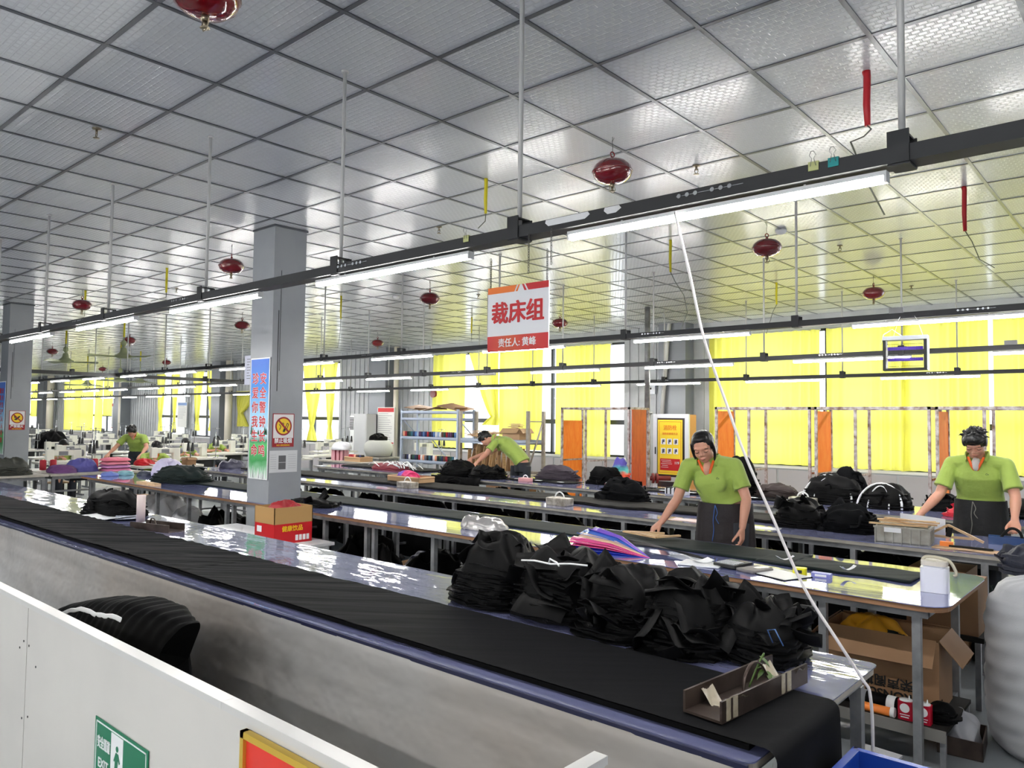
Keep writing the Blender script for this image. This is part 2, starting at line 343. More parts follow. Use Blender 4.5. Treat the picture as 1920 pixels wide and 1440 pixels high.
# ---------------------------------------------------------------- hanging extinguishers
m_red = mat('extinguisher_red', (108,8,18), .14, coat=.8, spec=.6); m_brass = mat('valve_metal', (150,140,120), .3, .9); m_wire = mat('wire_dark', (70,70,68), .5)
def exting():
    t = thing('hanging_extinguisher', '', 'fire extinguisher', (0,0,0), group='red hanging fire extinguishers')
    pr = [(.0,.082),(.04,.080),(.09,.066),(.122,.036),(.133,.006),(.134,0),(.133,-.008),(.120,-.04),(.085,-.068),(.04,-.080),(0,-.082)]
    MB().lathe(pr, n=28).build('vessel', m_red, t)
    MB().lathe([(.134,.007),(.137,.004),(.137,-.003),(.134,-.006)], n=28).build('seam', m_red, t)
    q = MB(); q.cyl((0,0,.078),(0,0,.10),.012); R = .017
    q.tube([(R*math.cos(a), 0, .117+R*math.sin(a)) for a in [2*PI*k/12 for k in range(13)]], .005, 8, caps=False); q.build('eye_ring', m_red, t)
    q = MB(); q.cyl((0,0,-.078),(0,0,-.105),.016); q.cyl((0,0,-.105),(0,0,-.13),.009); q.lathe([(0,-.128),(.018,-.130),(.020,-.134),(0,-.136)], n=10)
    q.tube([(-.02,0,-.10),(-.026,0,-.122),(-.012,0,-.142),(.012,0,-.142),(.026,0,-.122),(.02,0,-.10)], .0025, 6); q.build('valve', m_brass, t)
    q = MB(); q.tube([(0,0,.13),(.003,.0,.17),(-.002,0,.20),(.0,0,.24)], .0022, 6); q.tube([(0,0,.205),(.012,.004,.225),(.02,0,.245)], .0016, 5); q.build('hanging_wire', m_wire, t)
    return t
EX = exting()
EXL = [(-2.887,1.4,3.331,'cut by the top edge of the photo, nearest the viewer'),(-2.808,4.19,3.315,'nearest one above the tray with the long tape'),(-7.751,4.14,3.291,'just left of the big pillar'),(-12.324,4.22,3.289,'above the tray left of the big pillar, second in its row'),(-21.8,6.8,3.262,'small, far left near the ceiling fans'),(-17.526,7.0,3.312,'between the two nearest ceiling fans'),(-12.66,7.0,3.289,'directly left of the pillar, below its tray lamp'),(-7.527,6.87,3.259,'left of the hanging white sign'),(-2.813,6.75,3.258,'right of the white rope, on a pole'),(-2.89,10.3,3.317,'over the yellow curtains at right'),(-7.732,10.0,3.266,'directly right of the hanging white sign'),(-23.7,10.6,3.30,'far back, above the tied curtains'),(-29.3,10.8,3.30,'smallest, farthest back left'),(-13.175,10.5,3.29,'far back, right of the pillar')]
for i, (x, y, z, l) in enumerate(EXL):
    o = EX if i == 0 else dup(EX)
    o.location = (x, y, z); o['label'] = 'red hanging fire extinguisher, '+l
    o.rotation_euler = (0, 0, i*1.3)
# ---------------------------------------------------------------- drop sleeves with cables
m_ysl = mat('sleeve_yellow', (208,196,20), .5); m_rsl = mat('sleeve_red', (176,24,34), .5); m_cab = mat('cable_grey', (95,98,90), .5)
def sleeve(x, y, L, m, label, cab=None, r=.014):
    t = thing('cable_sleeve', label, 'cable sleeve', (x, y, H), group='coloured cable sleeves hanging from the ceiling')
    MB().tube([(0,0,0),(.004,0,-.03),(.0,0,-L*.6),(.004,0,-L)], [r*1.15,r,r,r*.8], 10).build('sleeve', m, t)
    if cab: MB().tube([(.004,0,-L)]+cab, .0035, 6).build('cable', m_cab, t)
sleeve(-4.07,4.29,.28,m_ysl,'yellow cable sleeve above the left end of the hanging sign',[(0,0,-.34),(.02,-.1,-.42)])
sleeve(-9.76,4.33,.32,m_ysl,'yellow cable sleeve left of the big pillar',[(0,0,-.38),(.03,-.2,-.46)])
sleeve(-12.56,4.34,.25,m_ysl,'yellow cable sleeve behind the second extinguisher of its row',[(0,0,-.4)])
sleeve(-9.81,7.08,.36,m_ysl,'yellow cable sleeve right of the pillar with a loose black cable',[(.0,0,-.5),(-.03,0,-.7),(-.06,0,-.82)])
sleeve(-3.96,7.0,.34,m_ysl,'yellow cable sleeve over the grey wall section',[(.06,0,-.45),(.16,0,-.6),(.20,0,-.78),(.17,-.1,-1.0)])
sleeve(-1.22,4.26,.30,m_rsl,'thick red cable sleeve nearest the viewer at upper right',[(.05,-.1,-.36),(.10,-.4,-.5),(.13,-.7,-.62),(.22,-.75,-.85),(.27,-.7,-.98)],.019)
sleeve(-1.24,6.86,.36,m_rsl,'red cable sleeve at the right edge, smaller of the two',[(.05,0,-.45),(.10,0,-.6),(.2,0,-.68)],.017)
sleeve(-4.06,10.05,.30,m_ysl,'yellow cable sleeve in front of the yellow-lit ceiling',[(-.05,0,-.4),(-.1,-.1,-.7)])
sleeve(-9.9,10.1,.3,m_ysl,'yellow cable sleeve far back, left of the hanging sign',[(0,0,-.45)])
# ---------------------------------------------------------------- ceiling fans
m_fan = mat('fan_olive', (150,158,120), .45)
def fan(x, y, z, rz, label):
    t = thing('ceiling_fan', label, 'ceiling fan', (x, y, z), rz, 'ceiling fans over the sewing area')
    MB().cyl((0,0,.18),(0,0,H-z-.28),.012).lathe([(.0,.34),(.05,.30),(.055,.24),(.03,.20),(.012,.18)],n=12).build('down_rod', m_fan, t)
    MB().cyl((0,0,H-z-.3),(0,0,H-z),.018,n=8).build('sleeve', m_ysl, t)
    MB().lathe([(0,.19),(.05,.17),(.07,.08),(.12,.03),(.17,.01),(.17,-.02),(.09,-.05),(0,-.05)],n=20).build('motor', m_fan, t)
    for k in range(3):
        a = 2*PI*k/3; b = MB(); b.prism([(.12,-.03),(.65,-.07),(.67,.0),(.65,.07),(.12,.03)], -.006, .002); b.v = [(x_*math.cos(a)-y_*math.sin(a), x_*math.sin(a)+y_*math.cos(a), z_-.015+.02*(y_/.07)) for x_, y_, z_ in b.v]; b.build('blade', m_fan, t)
fan(-16.3,6.4,2.86,.4,'olive ceiling fan nearest the pillar, blades spread'); fan(-19.0,6.2,2.86,1.2,'olive ceiling fan at left, second nearest')
fan(-20.8,8.1,2.55,.9,'small olive ceiling fan in front of the tied curtains'); fan(-26.2,9.2,2.6,0,'small olive ceiling fan farther back by the big yellow curtain'); fan(-23.2,9.6,2.65,2,'small olive ceiling fan farthest back')
# ---------------------------------------------------------------- sprinklers, detectors
def sprink(x, y, label):
    q = MB(); q.lathe([(0,-.001),(.028,-.001),(.028,-.008),(.012,-.012),(0,-.012)], n=14); q.cyl((0,0,-.01),(0,0,-.04),.008,n=8)
    q.tube([(-.012,0,-.03),(-.014,0,-.05),(0,0,-.065),(.014,0,-.05),(.012,0,-.03)], .003, 6); q.lathe([(0,-.064),(.020,-.066),(.020,-.069),(0,-.069)], n=12)
    tag(q.build('sprinkler', m_brass, None, (x, y, H)), label, 'sprinkler', 'ceiling sprinklers')
for x, y, l in ((-5.35,1.88,'nearest, on the bare upper left ceiling'),(-5.46,5.09,'above the hanging sign'),(-2.64,5.05,'right of the nearest round extinguisher'),(-2.67,8.33,'right of the extinguisher on the pole'),(-11.18,5.11,'small, left of the big pillar'),(-2.71,11.4,'farthest, in the yellow-lit ceiling'),(-8.0,8.3,'small, between sign and pillar')): sprink(x, y, 'metal ceiling sprinkler, '+l)
for x, y, l in ((-9.1,7.6,'round white smoke detector right of the pillar'),(-2.9,7.3,'round white smoke detector beside a hanger pole'),(-19.5,9.1,'small round smoke detector over the sewing area')):
    tag(MB().lathe([(0,0),(.055,0),(.055,-.02),(.04,-.04),(.0,-.05)], n=20).build('smoke_detector', m_white, None, (x, y, H)), l, 'smoke detector')
# ---------------------------------------------------------------- curtains
m_cur = clothmat('curtain_yellow', (237,234,118), .43)
def curtain(x0, x1, zb, label, y=13.36, tie=None, side=0, zt=3.27, ph=0, per=.17, amp=.05):
    W = x1-x0; nu = max(24, int(W/per*8))
    def fn(u, v):
        z = zt-(zt-zb)*v; c = x0+W*u
        if tie:
            zt_, cxr, mw = tie; k = (z-zt_)/(zt-zt_) if z > zt_ else (zt_-z)/(zt_-zb)*.35
            k = max(0, min(1, k)); k = mw+(1-mw)*k**.8; cc = x0+W*cxr; c = cc+(c-cc)*k
        a = amp*(.55+.45*math.sin(u*7+ph))
        yy = y-.03-a*math.sin(2*PI*(u*W/per+.35*math.sin(u*5+ph)+.12*v))-.02*frac((u*W*2, v*2, ph), 1)
        return (c, min(yy, y+.02), z+.004*math.sin(u*40))
    o = MB().grid(fn, nu, 26).build('curtain', m_cur)
    q = MB(); q.cyl((x0-.01,y-.02,zt+.004),(x1+.01,y-.02,zt+.004),.009,n=8)
    for xx in (x0+.02, x1-.02): q.b2(xx-.006,xx+.006,y-.025,YB+.008,zt-.008,zt+.014)
    q.build('rod', m_pole, o)
    return tag(o, label, 'curtain', 'yellow curtains on the window wall')
curtain(-6.68,-4.62,.90,'wide yellow curtain right of the grey wall column',ph=1)
curtain(-4.50,-3.22,.89,'yellow curtain right of the white window strip',ph=2); curtain(-3.32,-2.12,.90,'yellow curtain behind the insect zapper',ph=3.3)
curtain(-2.06,-1.2,.90,'yellow curtain behind the man at right',ph=4)
curtain(-14.4,-13.25,.92,'yellow curtain behind the spool shelf',ph=.4,per=.22); curtain(-13.1,-12.15,1.5,'yellow curtain swept sideways beside the shelves',tie=(1.7,1.0,.22),ph=1.9,per=.13)
curtain(-12.08,-10.78,.95,'yellow curtain behind the wood pattern shelf',ph=2.7); curtain(-10.42,-8.95,.88,'yellow curtain above the left orange board',ph=3.9)
curtain(-20.3,-19.25,.93,'yellow curtain tied in the middle, just right of the pillar',tie=(1.35,.45,.1),ph=1); curtain(-19.2,-18.6,.93,'narrow yellow curtain tied in the middle, by the air conditioner',tie=(1.35,.5,.12),ph=2)
curtain(-27.5,-26.75,1.1,'far yellow curtain tied in the middle, left of its pair by the wall pipe',tie=(1.5,.45,.1),ph=2); curtain(-26.4,-25.8,1.1,'far yellow curtain tied in the middle, right of its pair by the wall pipe',tie=(1.5,.5,.1),ph=1)
curtain(-30.5,-29.8,1.0,'far yellow curtain tied in the middle, left of its pair above the workers',tie=(1.5,.4,.1),ph=2.2); curtain(-29.3,-28.6,1.0,'far yellow curtain tied in the middle, right of its pair above the workers',tie=(1.5,.4,.1),ph=3.2)
curtain(-40.7,-39.0,.9,'long far yellow curtain over the sewing area, leftmost of four',ph=1.2,per=.3,amp=.05); curtain(-38.85,-37.1,.9,'long far yellow curtain over the sewing area, second of four',ph=2.2,per=.3,amp=.05)
curtain(-36.9,-36.0,.9,'long far yellow curtain over the sewing area, third of four',ph=3.2,per=.3,amp=.05); curtain(-35.9,-35.0,1.6,'shorter far yellow curtain, rightmost of four',ph=.2,per=.3,amp=.05)
curtain(-47.0,-45.9,1.5,'yellow curtain at far left beside the plain pillar',ph=2,per=.3); curtain(-45.6,-44.6,1.5,'yellow curtain at far left beside the wall column',ph=1,per=.3)
curtain(-24.3,-22.9,1.3,'yellow curtain gathered diagonally to the wall pipe behind the banner',tie=(1.75,.1,.14),ph=1,zt=2.5)
# ---------------------------------------------------------------- pillars and what is stuck on them
m_pil = mat('pillar_paint', (150,154,158), .35, bump=(3,.05), var=(140,144,149), vs=2)
def pillar(x, y, label, sx=.4, sy=.36):
    t = thing('pillar', label, 'pillar', (x-sx/2, y+sy/2, 0)); b = MB(); b.b2(-sx/2, sx/2, -sy/2, sy/2, 0, H); o = b.build('shaft', m_pil, t)
    MB().b2(-sx/2-.002, sx/2+.012, -sy/2-.012, sy/2+.012, H-.02, H-.002).build('collar', m_tbar, t)
    q = MB(); q.b2(sx/2, sx/2+.003, -sy/2+.06, -sy/2+.066, 1.9, 2.7); q.b2(sx/2, sx/2+.003, -sy/2+.082, -sy/2+.085, 2.1, 3.1); q.build('seam', m_tray, t); return t
pillar(-6.65, 4.0, 'big square grey pillar with a safety banner standing beside the cutting tables')
pillar(-14.97, 4.0, 'square grey pillar at the left edge of the photo'); pillar(-23.3, 4.0, 'plain grey pillar hidden farther left')
m_rl = mat('red_print', (196,20,32), .5); m_wp = mat('white_print', (238,240,242), .4); m_bk = mat('black_print', (20,20,20), .5); m_yl = mat('yellow_print', (240,200,30), .5); m_dr = mat('dark_red_print', (150,14,26), .45); m_or = mat('orange_print', (236,120,40), .5); m_gr = mat('grey_print', (150,152,158), .5)
def grad(name, stops, ax='Z', sc=1, off=0, noise_amt=.0):
    m = mat(name, (255,255,255), .5); nt = m.node_tree; b = nt.nodes['Principled BSDF']; N = nt.nodes.new; L = nt.links.new
    tc = N('ShaderNodeTexCoord'); sp = N('ShaderNodeSeparateXYZ'); L(tc.outputs['Object'], sp.inputs[0]); ma = N('ShaderNodeMath'); ma.operation = 'MULTIPLY_ADD'; ma.inputs[1].default_value = sc; ma.inputs[2].default_value = off
    L(sp.outputs[ax], ma.inputs[0]); src = ma.outputs[0]
    if noise_amt:
        n = N('ShaderNodeTexNoise'); n.inputs['Scale'].default_value = 9; L(tc.outputs['Object'], n.inputs['Vector']); q = N('ShaderNodeMath'); q.operation = 'MULTIPLY_ADD'; q.inputs[1].default_value = noise_amt; L(n.outputs[0], q.inputs[0]); L(src, q.inputs[2]); src = q.outputs[0]
    cr = N('ShaderNodeValToRGB'); e = cr.color_ramp.elements
    while len(e) < len(stops): e.new(.5)
    for i, (p, c) in enumerate(stops): e[i].position = p; e[i].color = lin(c)+(1,)
    L(src, cr.inputs[0]); L(cr.outputs[0], b.inputs['Base Color']); return m
# banner on the -Y face: local x along wall, z up, y = -out
m_ban = grad('banner_picture', [(0,(236,242,240)),(.12,(150,200,165)),(.2,(60,150,80)),(.34,(90,190,110)),(.37,(60,120,90)),(.42,(200,228,240)),(.6,(150,205,238)),(.8,(60,140,220)),(1,(70,120,215))], sc=1/1.2, off=0, noise_amt=.1)
t = thing('safety_banner', 'tall blue and green banner with two columns of red Chinese characters on the big pillar', 'banner', (-6.835, 3.992, 1.03))
MB().b2(-.175, .175, -.006, 0, 0, 1.2).build('border', m_wp, t); MB().b2(-.163, .163, -.009, -.006, .012, 1.188).build('picture', m_ban, t)
for col, s in ((.07,'安全警钟长鸣'),(-.07,'珍爱你我生命')):
    for k, ch in enumerate(s):
        z = .985-k*.142
        text(ch, .122, m_wp, t, Vector((col, -.0105, z)), FACE_Y, .006, 1, 'character_outline'); text(ch, .122, m_rl, t, Vector((col, -.0115, z)), FACE_Y, .0022, 1, 'character')
q = MB(); random.seed(3)
for k in range(26):
    x = -.155+.31*random.random(); h = .05+.07*random.random(); q.prism([(x-.006,.012),(x+.006,.012),(x+.012*random.uniform(-1,1),.012+h)], -.0105, -.0095, lambda a, b, c: (a, c, b))
q.build('white_flowers', m_wp, t)
q = MB()
for x, h in ((-.13,.10),(-.1,.07),(.12,.09),(.145,.07),(.0,.05)):
    for k in range(3): q.prism([(x-.022+k*.005,.44+k*h/4),(x+.022-k*.005,.44+k*h/4),(x,.44+h*(.55+k*.22))], -.0105, -.0095, lambda a, b, c: (a, c, b))
q.build('tree_picture', mat('dark_green_print', (40,100,70), .5), t)
t = thing('notice_board', 'small grey printed board hanging behind the banner on the pillar edge', 'notice', (-7.13, 4.03, 1.97))
MB().b2(-.075, .075, -.004, .004, 0, .30).build('panel', mat('notice_grey', (178,182,200), .5), t)
q = MB()
for k in range(8): q.b2(-.03, .055-.02*(k % 3), -.006, -.004, .26-k*.028, .265-k*.028)
q.build('text_lines', m_bk, t)
def nosmoke(x, y, z, label, l1, l2, kind):
    t = thing('prohibition_sign', label, 'sign', (x, y, z)); X = lambda a, b, c: (c, a, b)
    MB().b2(0, .002, -.12, .12, 0, .33).build('plate', m_dr, t)
    MB().b2(.002, .003, -.112, .112, .088, .322).build('white_field', mat('sign_white', (226,222,222), .4), t)
    def disc(r, m, d, n): MB().prism([(r*math.cos(2*PI*k/36), .205+r*math.sin(2*PI*k/36)) for k in range(36)], d-.0006, d, X).build(n, m, t)
    disc(.092, m_dr, .0042, 'ring'); disc(.076, m_yl, .005, 'yellow_disc')
    q = MB()
    if kind == 0:
        for a, b in (((-.045,-.035),(-.03,-.005)),((-.03,-.005),(-.05,.02)),((-.04,.03),(.0,.03)),((.0,.03),(.0,.0)),((.018,-.02),(.04,.03)),((.03,-.045),(.055,.02)),((.04,.03),(.055,.02))):
            d = Vector((b[0]-a[0], b[1]-a[1])); n = Vector((-d.y, d.x)).normalized()*.0035
            q.prism([(a[0]+n.x,.205+a[1]+n.y),(b[0]+n.x,.205+b[1]+n.y),(b[0]-n.x,.205+b[1]-n.y),(a[0]-n.x,.205+a[1]-n.y)], .005, .0056, X)
        q.prism([(-.01,.150),(.012,.147),(.03,.185),(.008,.195)], .005, .0058, X)
    else:
        q.prism([(-.05,.18),(-.02,.20),(.03,.24),(.045,.23),(.01,.18),(-.02,.165)], .005, .0056, X); q.prism([(-.04,.20),(-.05,.24),(-.03,.225),(-.025,.25),(-.01,.21)], .005, .0056, X)
    q.build('pictogram', m_bk, t)
    q = MB(); a = -PI/4
    q.prism([(r*math.cos(a)-s*math.sin(a)*.009, .205+r*math.sin(a)+s*math.cos(a)*.009) for r, s in ((-.08,-1),(.08,-1),(.08,1),(-.08,1))], .0058, .0064, X); q.build('slash', m_dr, t)
    text(l1, .052, m_wp, t, Vector((.003, 0, .058)), FACE_X, .0012, .95); text(l2, .021, m_yl, t, Vector((.003, 0, .017)), FACE_X, .0007, 1.1)
nosmoke(-6.648, 4.145, 1.35, 'no smoking sign with crossed cigarette on the big pillar', '禁止吸烟', 'NO SMOKING', 0)
nosmoke(-14.968, 4.17, 1.37, 'no naked flame sign with crossed flame on the left pillar', '严禁烟火', 'NO BURNING', 1)
t = thing('wall_form', 'white printed sheet with two grey photographs taped under the no smoking sign', 'paper sheet', (-6.648, 4.155, 1.10))
MB().b2(0, .0015, -.155, .155, 0, .215).build('paper', mat('paper_grey', (205,207,209), .5), t)
for z in (.03,.10): MB().b2(.0015, .0025, -.055, .025, z, z+.066).build('photograph', mat('photo_grey', (95,95,98), .3), t)
q = MB()
for k in range(7): q.b2(.0015, .0022, -.145, -.08, .04+k*.022, .0425+k*.022); q.b2(.0015, .0022, .05, .14, .04+k*.022, .0425+k*.022)
q.build('text_lines', m_gr, t)
t = thing('safety_banner', 'pale blue banner with small red characters at the left edge of the photo', 'banner', (-15.17, 3.992, .95))
MB().b2(-.18, .18, -.006, 0, 0, 1.25).build('border', m_wp, t); MB().b2(-.165, .165, -.009, -.006, .012, 1.235).build('picture', m_ban, t)
for col, s in ((.06,'安全生产人人有责'),(-.07,'遵章守纪保障安全')):
    for k, ch in enumerate(s): text(ch, .10, m_rl, t, Vector((col, -.0115, 1.08-k*.12)), FACE_Y, .003, 1, 'character')
# ---------------------------------------------------------------- hanging sign
t = thing('hanging_sign', 'white and red hanging board naming the cutting group', 'sign', (-2.116, 2.44, 1.945)); W = .344; HH = .283
MB().b2(-W/2, W/2, -.003, .003, 0, HH).build('board', mat('board_white', (226,228,234), .35), t)
Y = lambda a, b, c: (a, c, b); ms = grad('band_gradient', [(0,(205,40,45)),(.35,(212,88,50)),(.6,(208,60,48)),(1,(204,28,40))], 'X', 1/W, .5)
MB().b2(-W/2, W/2, -.0042, -.003, 0, .067).build('red_band', ms, t)
MB().prism([(-W/2,HH),(-.004,HH),(-.018,HH-.028),(-W/2,HH-.028)], -.0042, -.003, Y).build('orange_strip', m_or, t)
MB().prism([(.045,HH),(W/2,HH),(W/2,HH-.028),(.062,HH-.028)], -.0042, -.003, Y).build('red_strip', m_rl, t)
MB().prism([(.006,HH),(.014,HH),(.000,HH-.028),(-.010,HH-.028)], -.0042, -.003, Y).build('orange_stroke', m_or, t); MB().prism([(.026,HH),(.036,HH),(.052,HH-.028),(.040,HH-.028)], -.0042, -.003, Y).build('red_stroke', m_rl, t)
text('裁床组', .100, m_rl, t, Vector((0, -.0042, .160)), FACE_Y, .0032, 1.0); text('责任人: 黄峰', .040, m_wp, t, Vector((0, -.0050, .033)), FACE_Y, .0006, .98)
for s in (-1, 1):
    q = MB(); n = 16
    for k in range(n):
        a = k/n; x = s*(W/2-.012); z0 = HH-.008+(.142)*a; r = Matrix.Rotation(PI/2*(k % 2), 3, 'Z')
        pts = [r @ Vector((.0042*math.cos(p), 0, .0085*math.sin(p)))+Vector((x, 0, z0)) for p in [2*PI*j/8 for j in range(9)]]; q.tube(pts, .0011, 5, caps=False)
    q.build('chain', m_wire, t)
t = MB()   # loose chains that hang from the tray near the sign
for x, l in ((-2.02,.16),(-1.90,.14)):
    k = 0
    while k*.011 < l:
        r = Matrix.Rotation(PI/2*(k % 2), 3, 'Z'); t = MB() if k == 0 else t
        t.tube([r @ Vector((.0042*math.cos(p), 0, .0085*math.sin(p)))+Vector((0, 0, -k*.011)) for p in [2*PI*j/8 for j in range(9)]], .0011, 5, caps=False); k += 1
    tag(t.build('chain', m_wire, None, (x, 2.395, 2.42)), 'short loose chain hanging from the tray, '+('left' if x < -1.95 else 'right')+' one of two above the sign', 'chain', 'loose chains above the sign')
# ---------------------------------------------------------------- cutting tables
def filmmat(name, rgb, bs, st, rough=.05):
    m = mat(name, rgb, rough, spec=.8, coat=.45, bump=(bs, st, .02), var=tuple(max(0, c-10) for c in rgb), vs=2, bs=(.5,1.6,1)); m.node_tree.nodes['Principled BSDF'].inputs['Coat Roughness'].default_value = .03; return m
m_film1 = filmmat('film_lavender_creased', (102,106,140), 2.6, .6); m_film2 = filmmat('film_lavender_smooth', (118,124,170), 1.3, .16); m_film3 = filmmat('film_lavender_worn', (128,132,168), 4, .35)
m_ply = wood('plywood_edge', (120,86,60), (150,112,80), 4, (1,1,20)); m_leg = mat('leg_steel', (150,152,155), .45, .4, var=(120,122,126), vs=9); m_edge = mat('edge_worn_white', (176,172,162), .5, var=(150,146,138), vs=8)
def rounded(x0, x1, y0, y1, r, n=5):
    P = []
    for (cx, cy, a0) in ((x1-r,y1-r,0),(x0+.02,y1-.02,PI/2),(x0+.02,y0+.02,PI),(x1-r,y0+r,1.5*PI)):
        rr = r if cx == x1-r else .02
        for k in range(n+1): a = a0+PI/2*k/n; P.append((cx+rr*math.cos(a), cy+rr*math.sin(a)))
    return P
def table(x0, x1, y0, y1, legs, edge, film, label, z=.8, r=.05, inset=.09, strip=None):
    t = thing('cutting_table', label, 'table', ((x0+x1)/2, (y0+y1)/2, 0), group='long cutting tables'); cx, cy = (x0+x1)/2, (y0+y1)/2
    X0, X1, Y0, Y1 = x0-cx, x1-cx, y0-cy, y1-cy
    MB().prism(rounded(X0, X1, Y0, Y1, r), z-.030, z-.004).build('tabletop', edge, t)
    MB().prism(rounded(X0-.004, X1+.008, Y0-.008, Y1+.006, r), z-.004, z).build('plastic_film', film, t)
    f = MB(); zt = z-.030
    f.b2(X0+.05, X1-inset, Y0+inset-.02, Y0+inset+.02, zt-.045, zt); f.b2(X0+.05, X1-inset, Y1-inset-.02, Y1-inset+.02, zt-.045, zt)
    for xx in legs: f.b2(xx-cx-.018, xx-cx+.018, Y0+inset, Y1-inset, zt-.04, zt-.002)
    f.b2(X1-inset-.04, X1-inset, Y0+inset, Y1-inset, zt-.045, zt); f.build('frame', m_leg, t)
    for xx in legs:
        for yy in (Y0+inset, Y1-inset):
            q = MB(); q.b2(xx-cx-.019, xx-cx+.019, yy-.019, yy+.019, .012, zt-.045); q.b2(xx-cx-.03, xx-cx+.03, yy-.03, yy+.03, 0, .012); q.build('leg', m_leg, t)
    s = MB(); s.b2(X0+.3, X1-inset, -.012, .012, .14, .165)
    for xx in legs: s.b2(xx-cx-.012, xx-cx+.012, Y0+inset, Y1-inset, .14, .165)
    s.build('lower_rail', m_leg, t); return t
table(-13.4, -.82, 1.85, 2.90, [-.87,-2.2,-3.4,-4.6,-5.8,-7.0,-8.2,-9.4,-10.6,-11.8,-13], m_edge, m_film1, 'front cutting table, plastic covered, its near side hung with a plastic sheet', r=.03, inset=.045)
table(-11.4, -.82, 3.97, 4.98, [-.96,-1.40,-2.55,-3.5,-4.35,-5.08,-5.18,-5.78,-6.6,-7.4,-7.54,-8.4,-9.2,-10.2,-11.25], m_ply, m_film2, 'second cutting table with brown plywood edge and a white canister at its end', r=.12)
table(-12.0, -.80, 5.80, 6.75, [-.98,-1.81,-2.48,-3.1,-3.80,-4.72,-6.0,-7.0,-7.2,-8.85,-10,-11.8], m_edge, m_film3, 'third cutting table with grey worn edge, the crate stands on it', r=.05)
table(-11.4, -.60, 7.70, 8.65, [-.9,-1.7,-2.8,-3.02,-3.77,-4.6,-5.6,-5.72,-6.55,-8.37,-9.5,-11.2], m_edge, m_film3, 'fourth cutting table, farthest from the viewer', r=.05)
# ---------------------------------------------------------------- cloth and plastic
m_blk = mat('fabric_black', (6,6,7), .6, bump=(60,.06,.005), spec=.16); m_char = mat('fabric_charcoal', (9,10,13), .8, bump=(50,.05,.004), spec=.12)
m_grn = mat('fabric_dark_green', (30,39,38), .75, bump=(40,.06,.004), spec=.15); m_gry = mat('fabric_dark_grey', (36,35,33), .8, spec=.15); m_jet = mat('fabric_jet', (4,4,5), .7, bump=(40,.1,.006), spec=.1)
def ridge(a, s=1.0, o=3): return 1-abs(noise.fractal(Vector(a)*s, .9, 2.0, o))*2
# skirt of plastic sheet on the near side of the front table
def skirt(u, v):
    x = -13.3+12.5*u; z = .786-.74*v; y = 1.838-.004-.055*v*v+.016*frac((x*1.1, z*2.4, 0), 1)*(.3+v)
    y += .012*math.exp(-((v-.16-.05*frac((x*.4, 0, 0))) /.035)**2)+.008*math.exp(-((v-.27-.06*frac((x*.35+3, 0, 0))) /.03)**2)
    y -= .011*ridge((x*.8, z*3.2, 1), 1, 3)*(.25+v)
    d = math.hypot((x+3.0)*.8, z-.60); y -= .01*math.cos(6*math.atan2(z-.60, (x+3.0)*.8))*math.exp(-d*5)
    return (x, y, z)
def skirtmat():
    m = mat('plastic_sheet', (186,185,184), .32, spec=.5, coat=.4, bump=(1.5,1.0,.09), var=(178,170,162), vs=.8, bs=(1,1,1.3)); return m
o = MB().grid(skirt, 260, 24).build('table_skirt', skirtmat()); tag(o, 'creased translucent plastic sheet hanging down the near side of the front table', 'plastic sheet')
q = MB().b2(-13.3, -.82, 1.832, 1.841, .783, .797).build('edge', mat('blue_edge_band', (30,34,66), .4), o)
def skirt2(u, v): return (-.800+.012*math.sin(v*5+u*3), 1.842+.10*u, .775-.7*v+.006*math.sin(u*9))
q = MB().grid(skirt2, 8, 16).build('corner_flap', MATS['plastic_sheet'], o)
# black fabric spread along the front table, hanging over its end
def spread1(u, v):
    L1 = 11.2; L2 = .62; s = (L1+L2)*u; y = 1.905+.47*v+.004*frac((s*.8, 0, 1))
    t_ = (y*.75-(-12.0+min(s, L1))*.66*.9); al = (y*.66+(-12.0+s)*.75)
    cal = max(.12, min(1, (8.6-s)/3+.55)) if s > 8 else 1
    w_ = cal*(.0062*ridge((t_*9, al*.7, 2), 1, 2)+.0032*ridge((t_*17, al*1.6, 5), 1, 2))
    if s < L1: return (-12.0+s, y, .822+w_)
    a = min(1, (s-L1)/.05)*PI/2; r = .032
    if a < PI/2: return (-.80+r*math.sin(a)-.005, y, .822-r+r*math.cos(a)+w_*.5)
    d = s-L1-.05; return (-.773+.012*math.sin(y*22+d*3)*min(1, d*4), y+.02*d, .79-d)
o = MB().grid(spread1, 1300, 60, thick=.0).build('spread_fabric', m_char); tag(o, 'long layer of black fabric spread along the front table and hanging over its end', 'fabric')
MB().b2(-12.0, -.85, 1.912, 2.368, .801, .817).build('lower_layers', m_jet, o)
def spread(x0, x1, y0, y1, z, th, m, label, amp=.004, fr=5, edge=.02, seed=0, nu=300, nv=16, name='spread_fabric'):
    def fn(u, v):
        x = x0+(x1-x0)*u; e = edge*frac((x*1.3, v*3, seed)); y = y0+(y1-y0)*v+e*(1-v)*1.5
        t_ = y*.75-x*.6; return (x, y, z+th+amp*ridge((t_*fr, x*.5, seed), 1, 3)*(1 if 0 < v < 1 else .6))
    o = MB().grid(fn, nu, nv, thick=th*.9).build(name, m); return tag(o, label, 'fabric')
spread(-9.4, -1.75, 4.50, 4.90, .8, .012, m_grn, 'dark green fabric spread along the second table', .0035, 4, .008, 3)
spread(-11.2, -2.3, 6.22, 6.72, .8, .022, m_gry, 'dark grey fabric spread along the third table, its near edge ragged', .008, 3, .07, 7)
spread(-11.0, -8.9, 8.0, 8.6, .8, .02, m_gry, 'grey fabric spread at the left end of the fourth table', .006, 3, .04, 9)
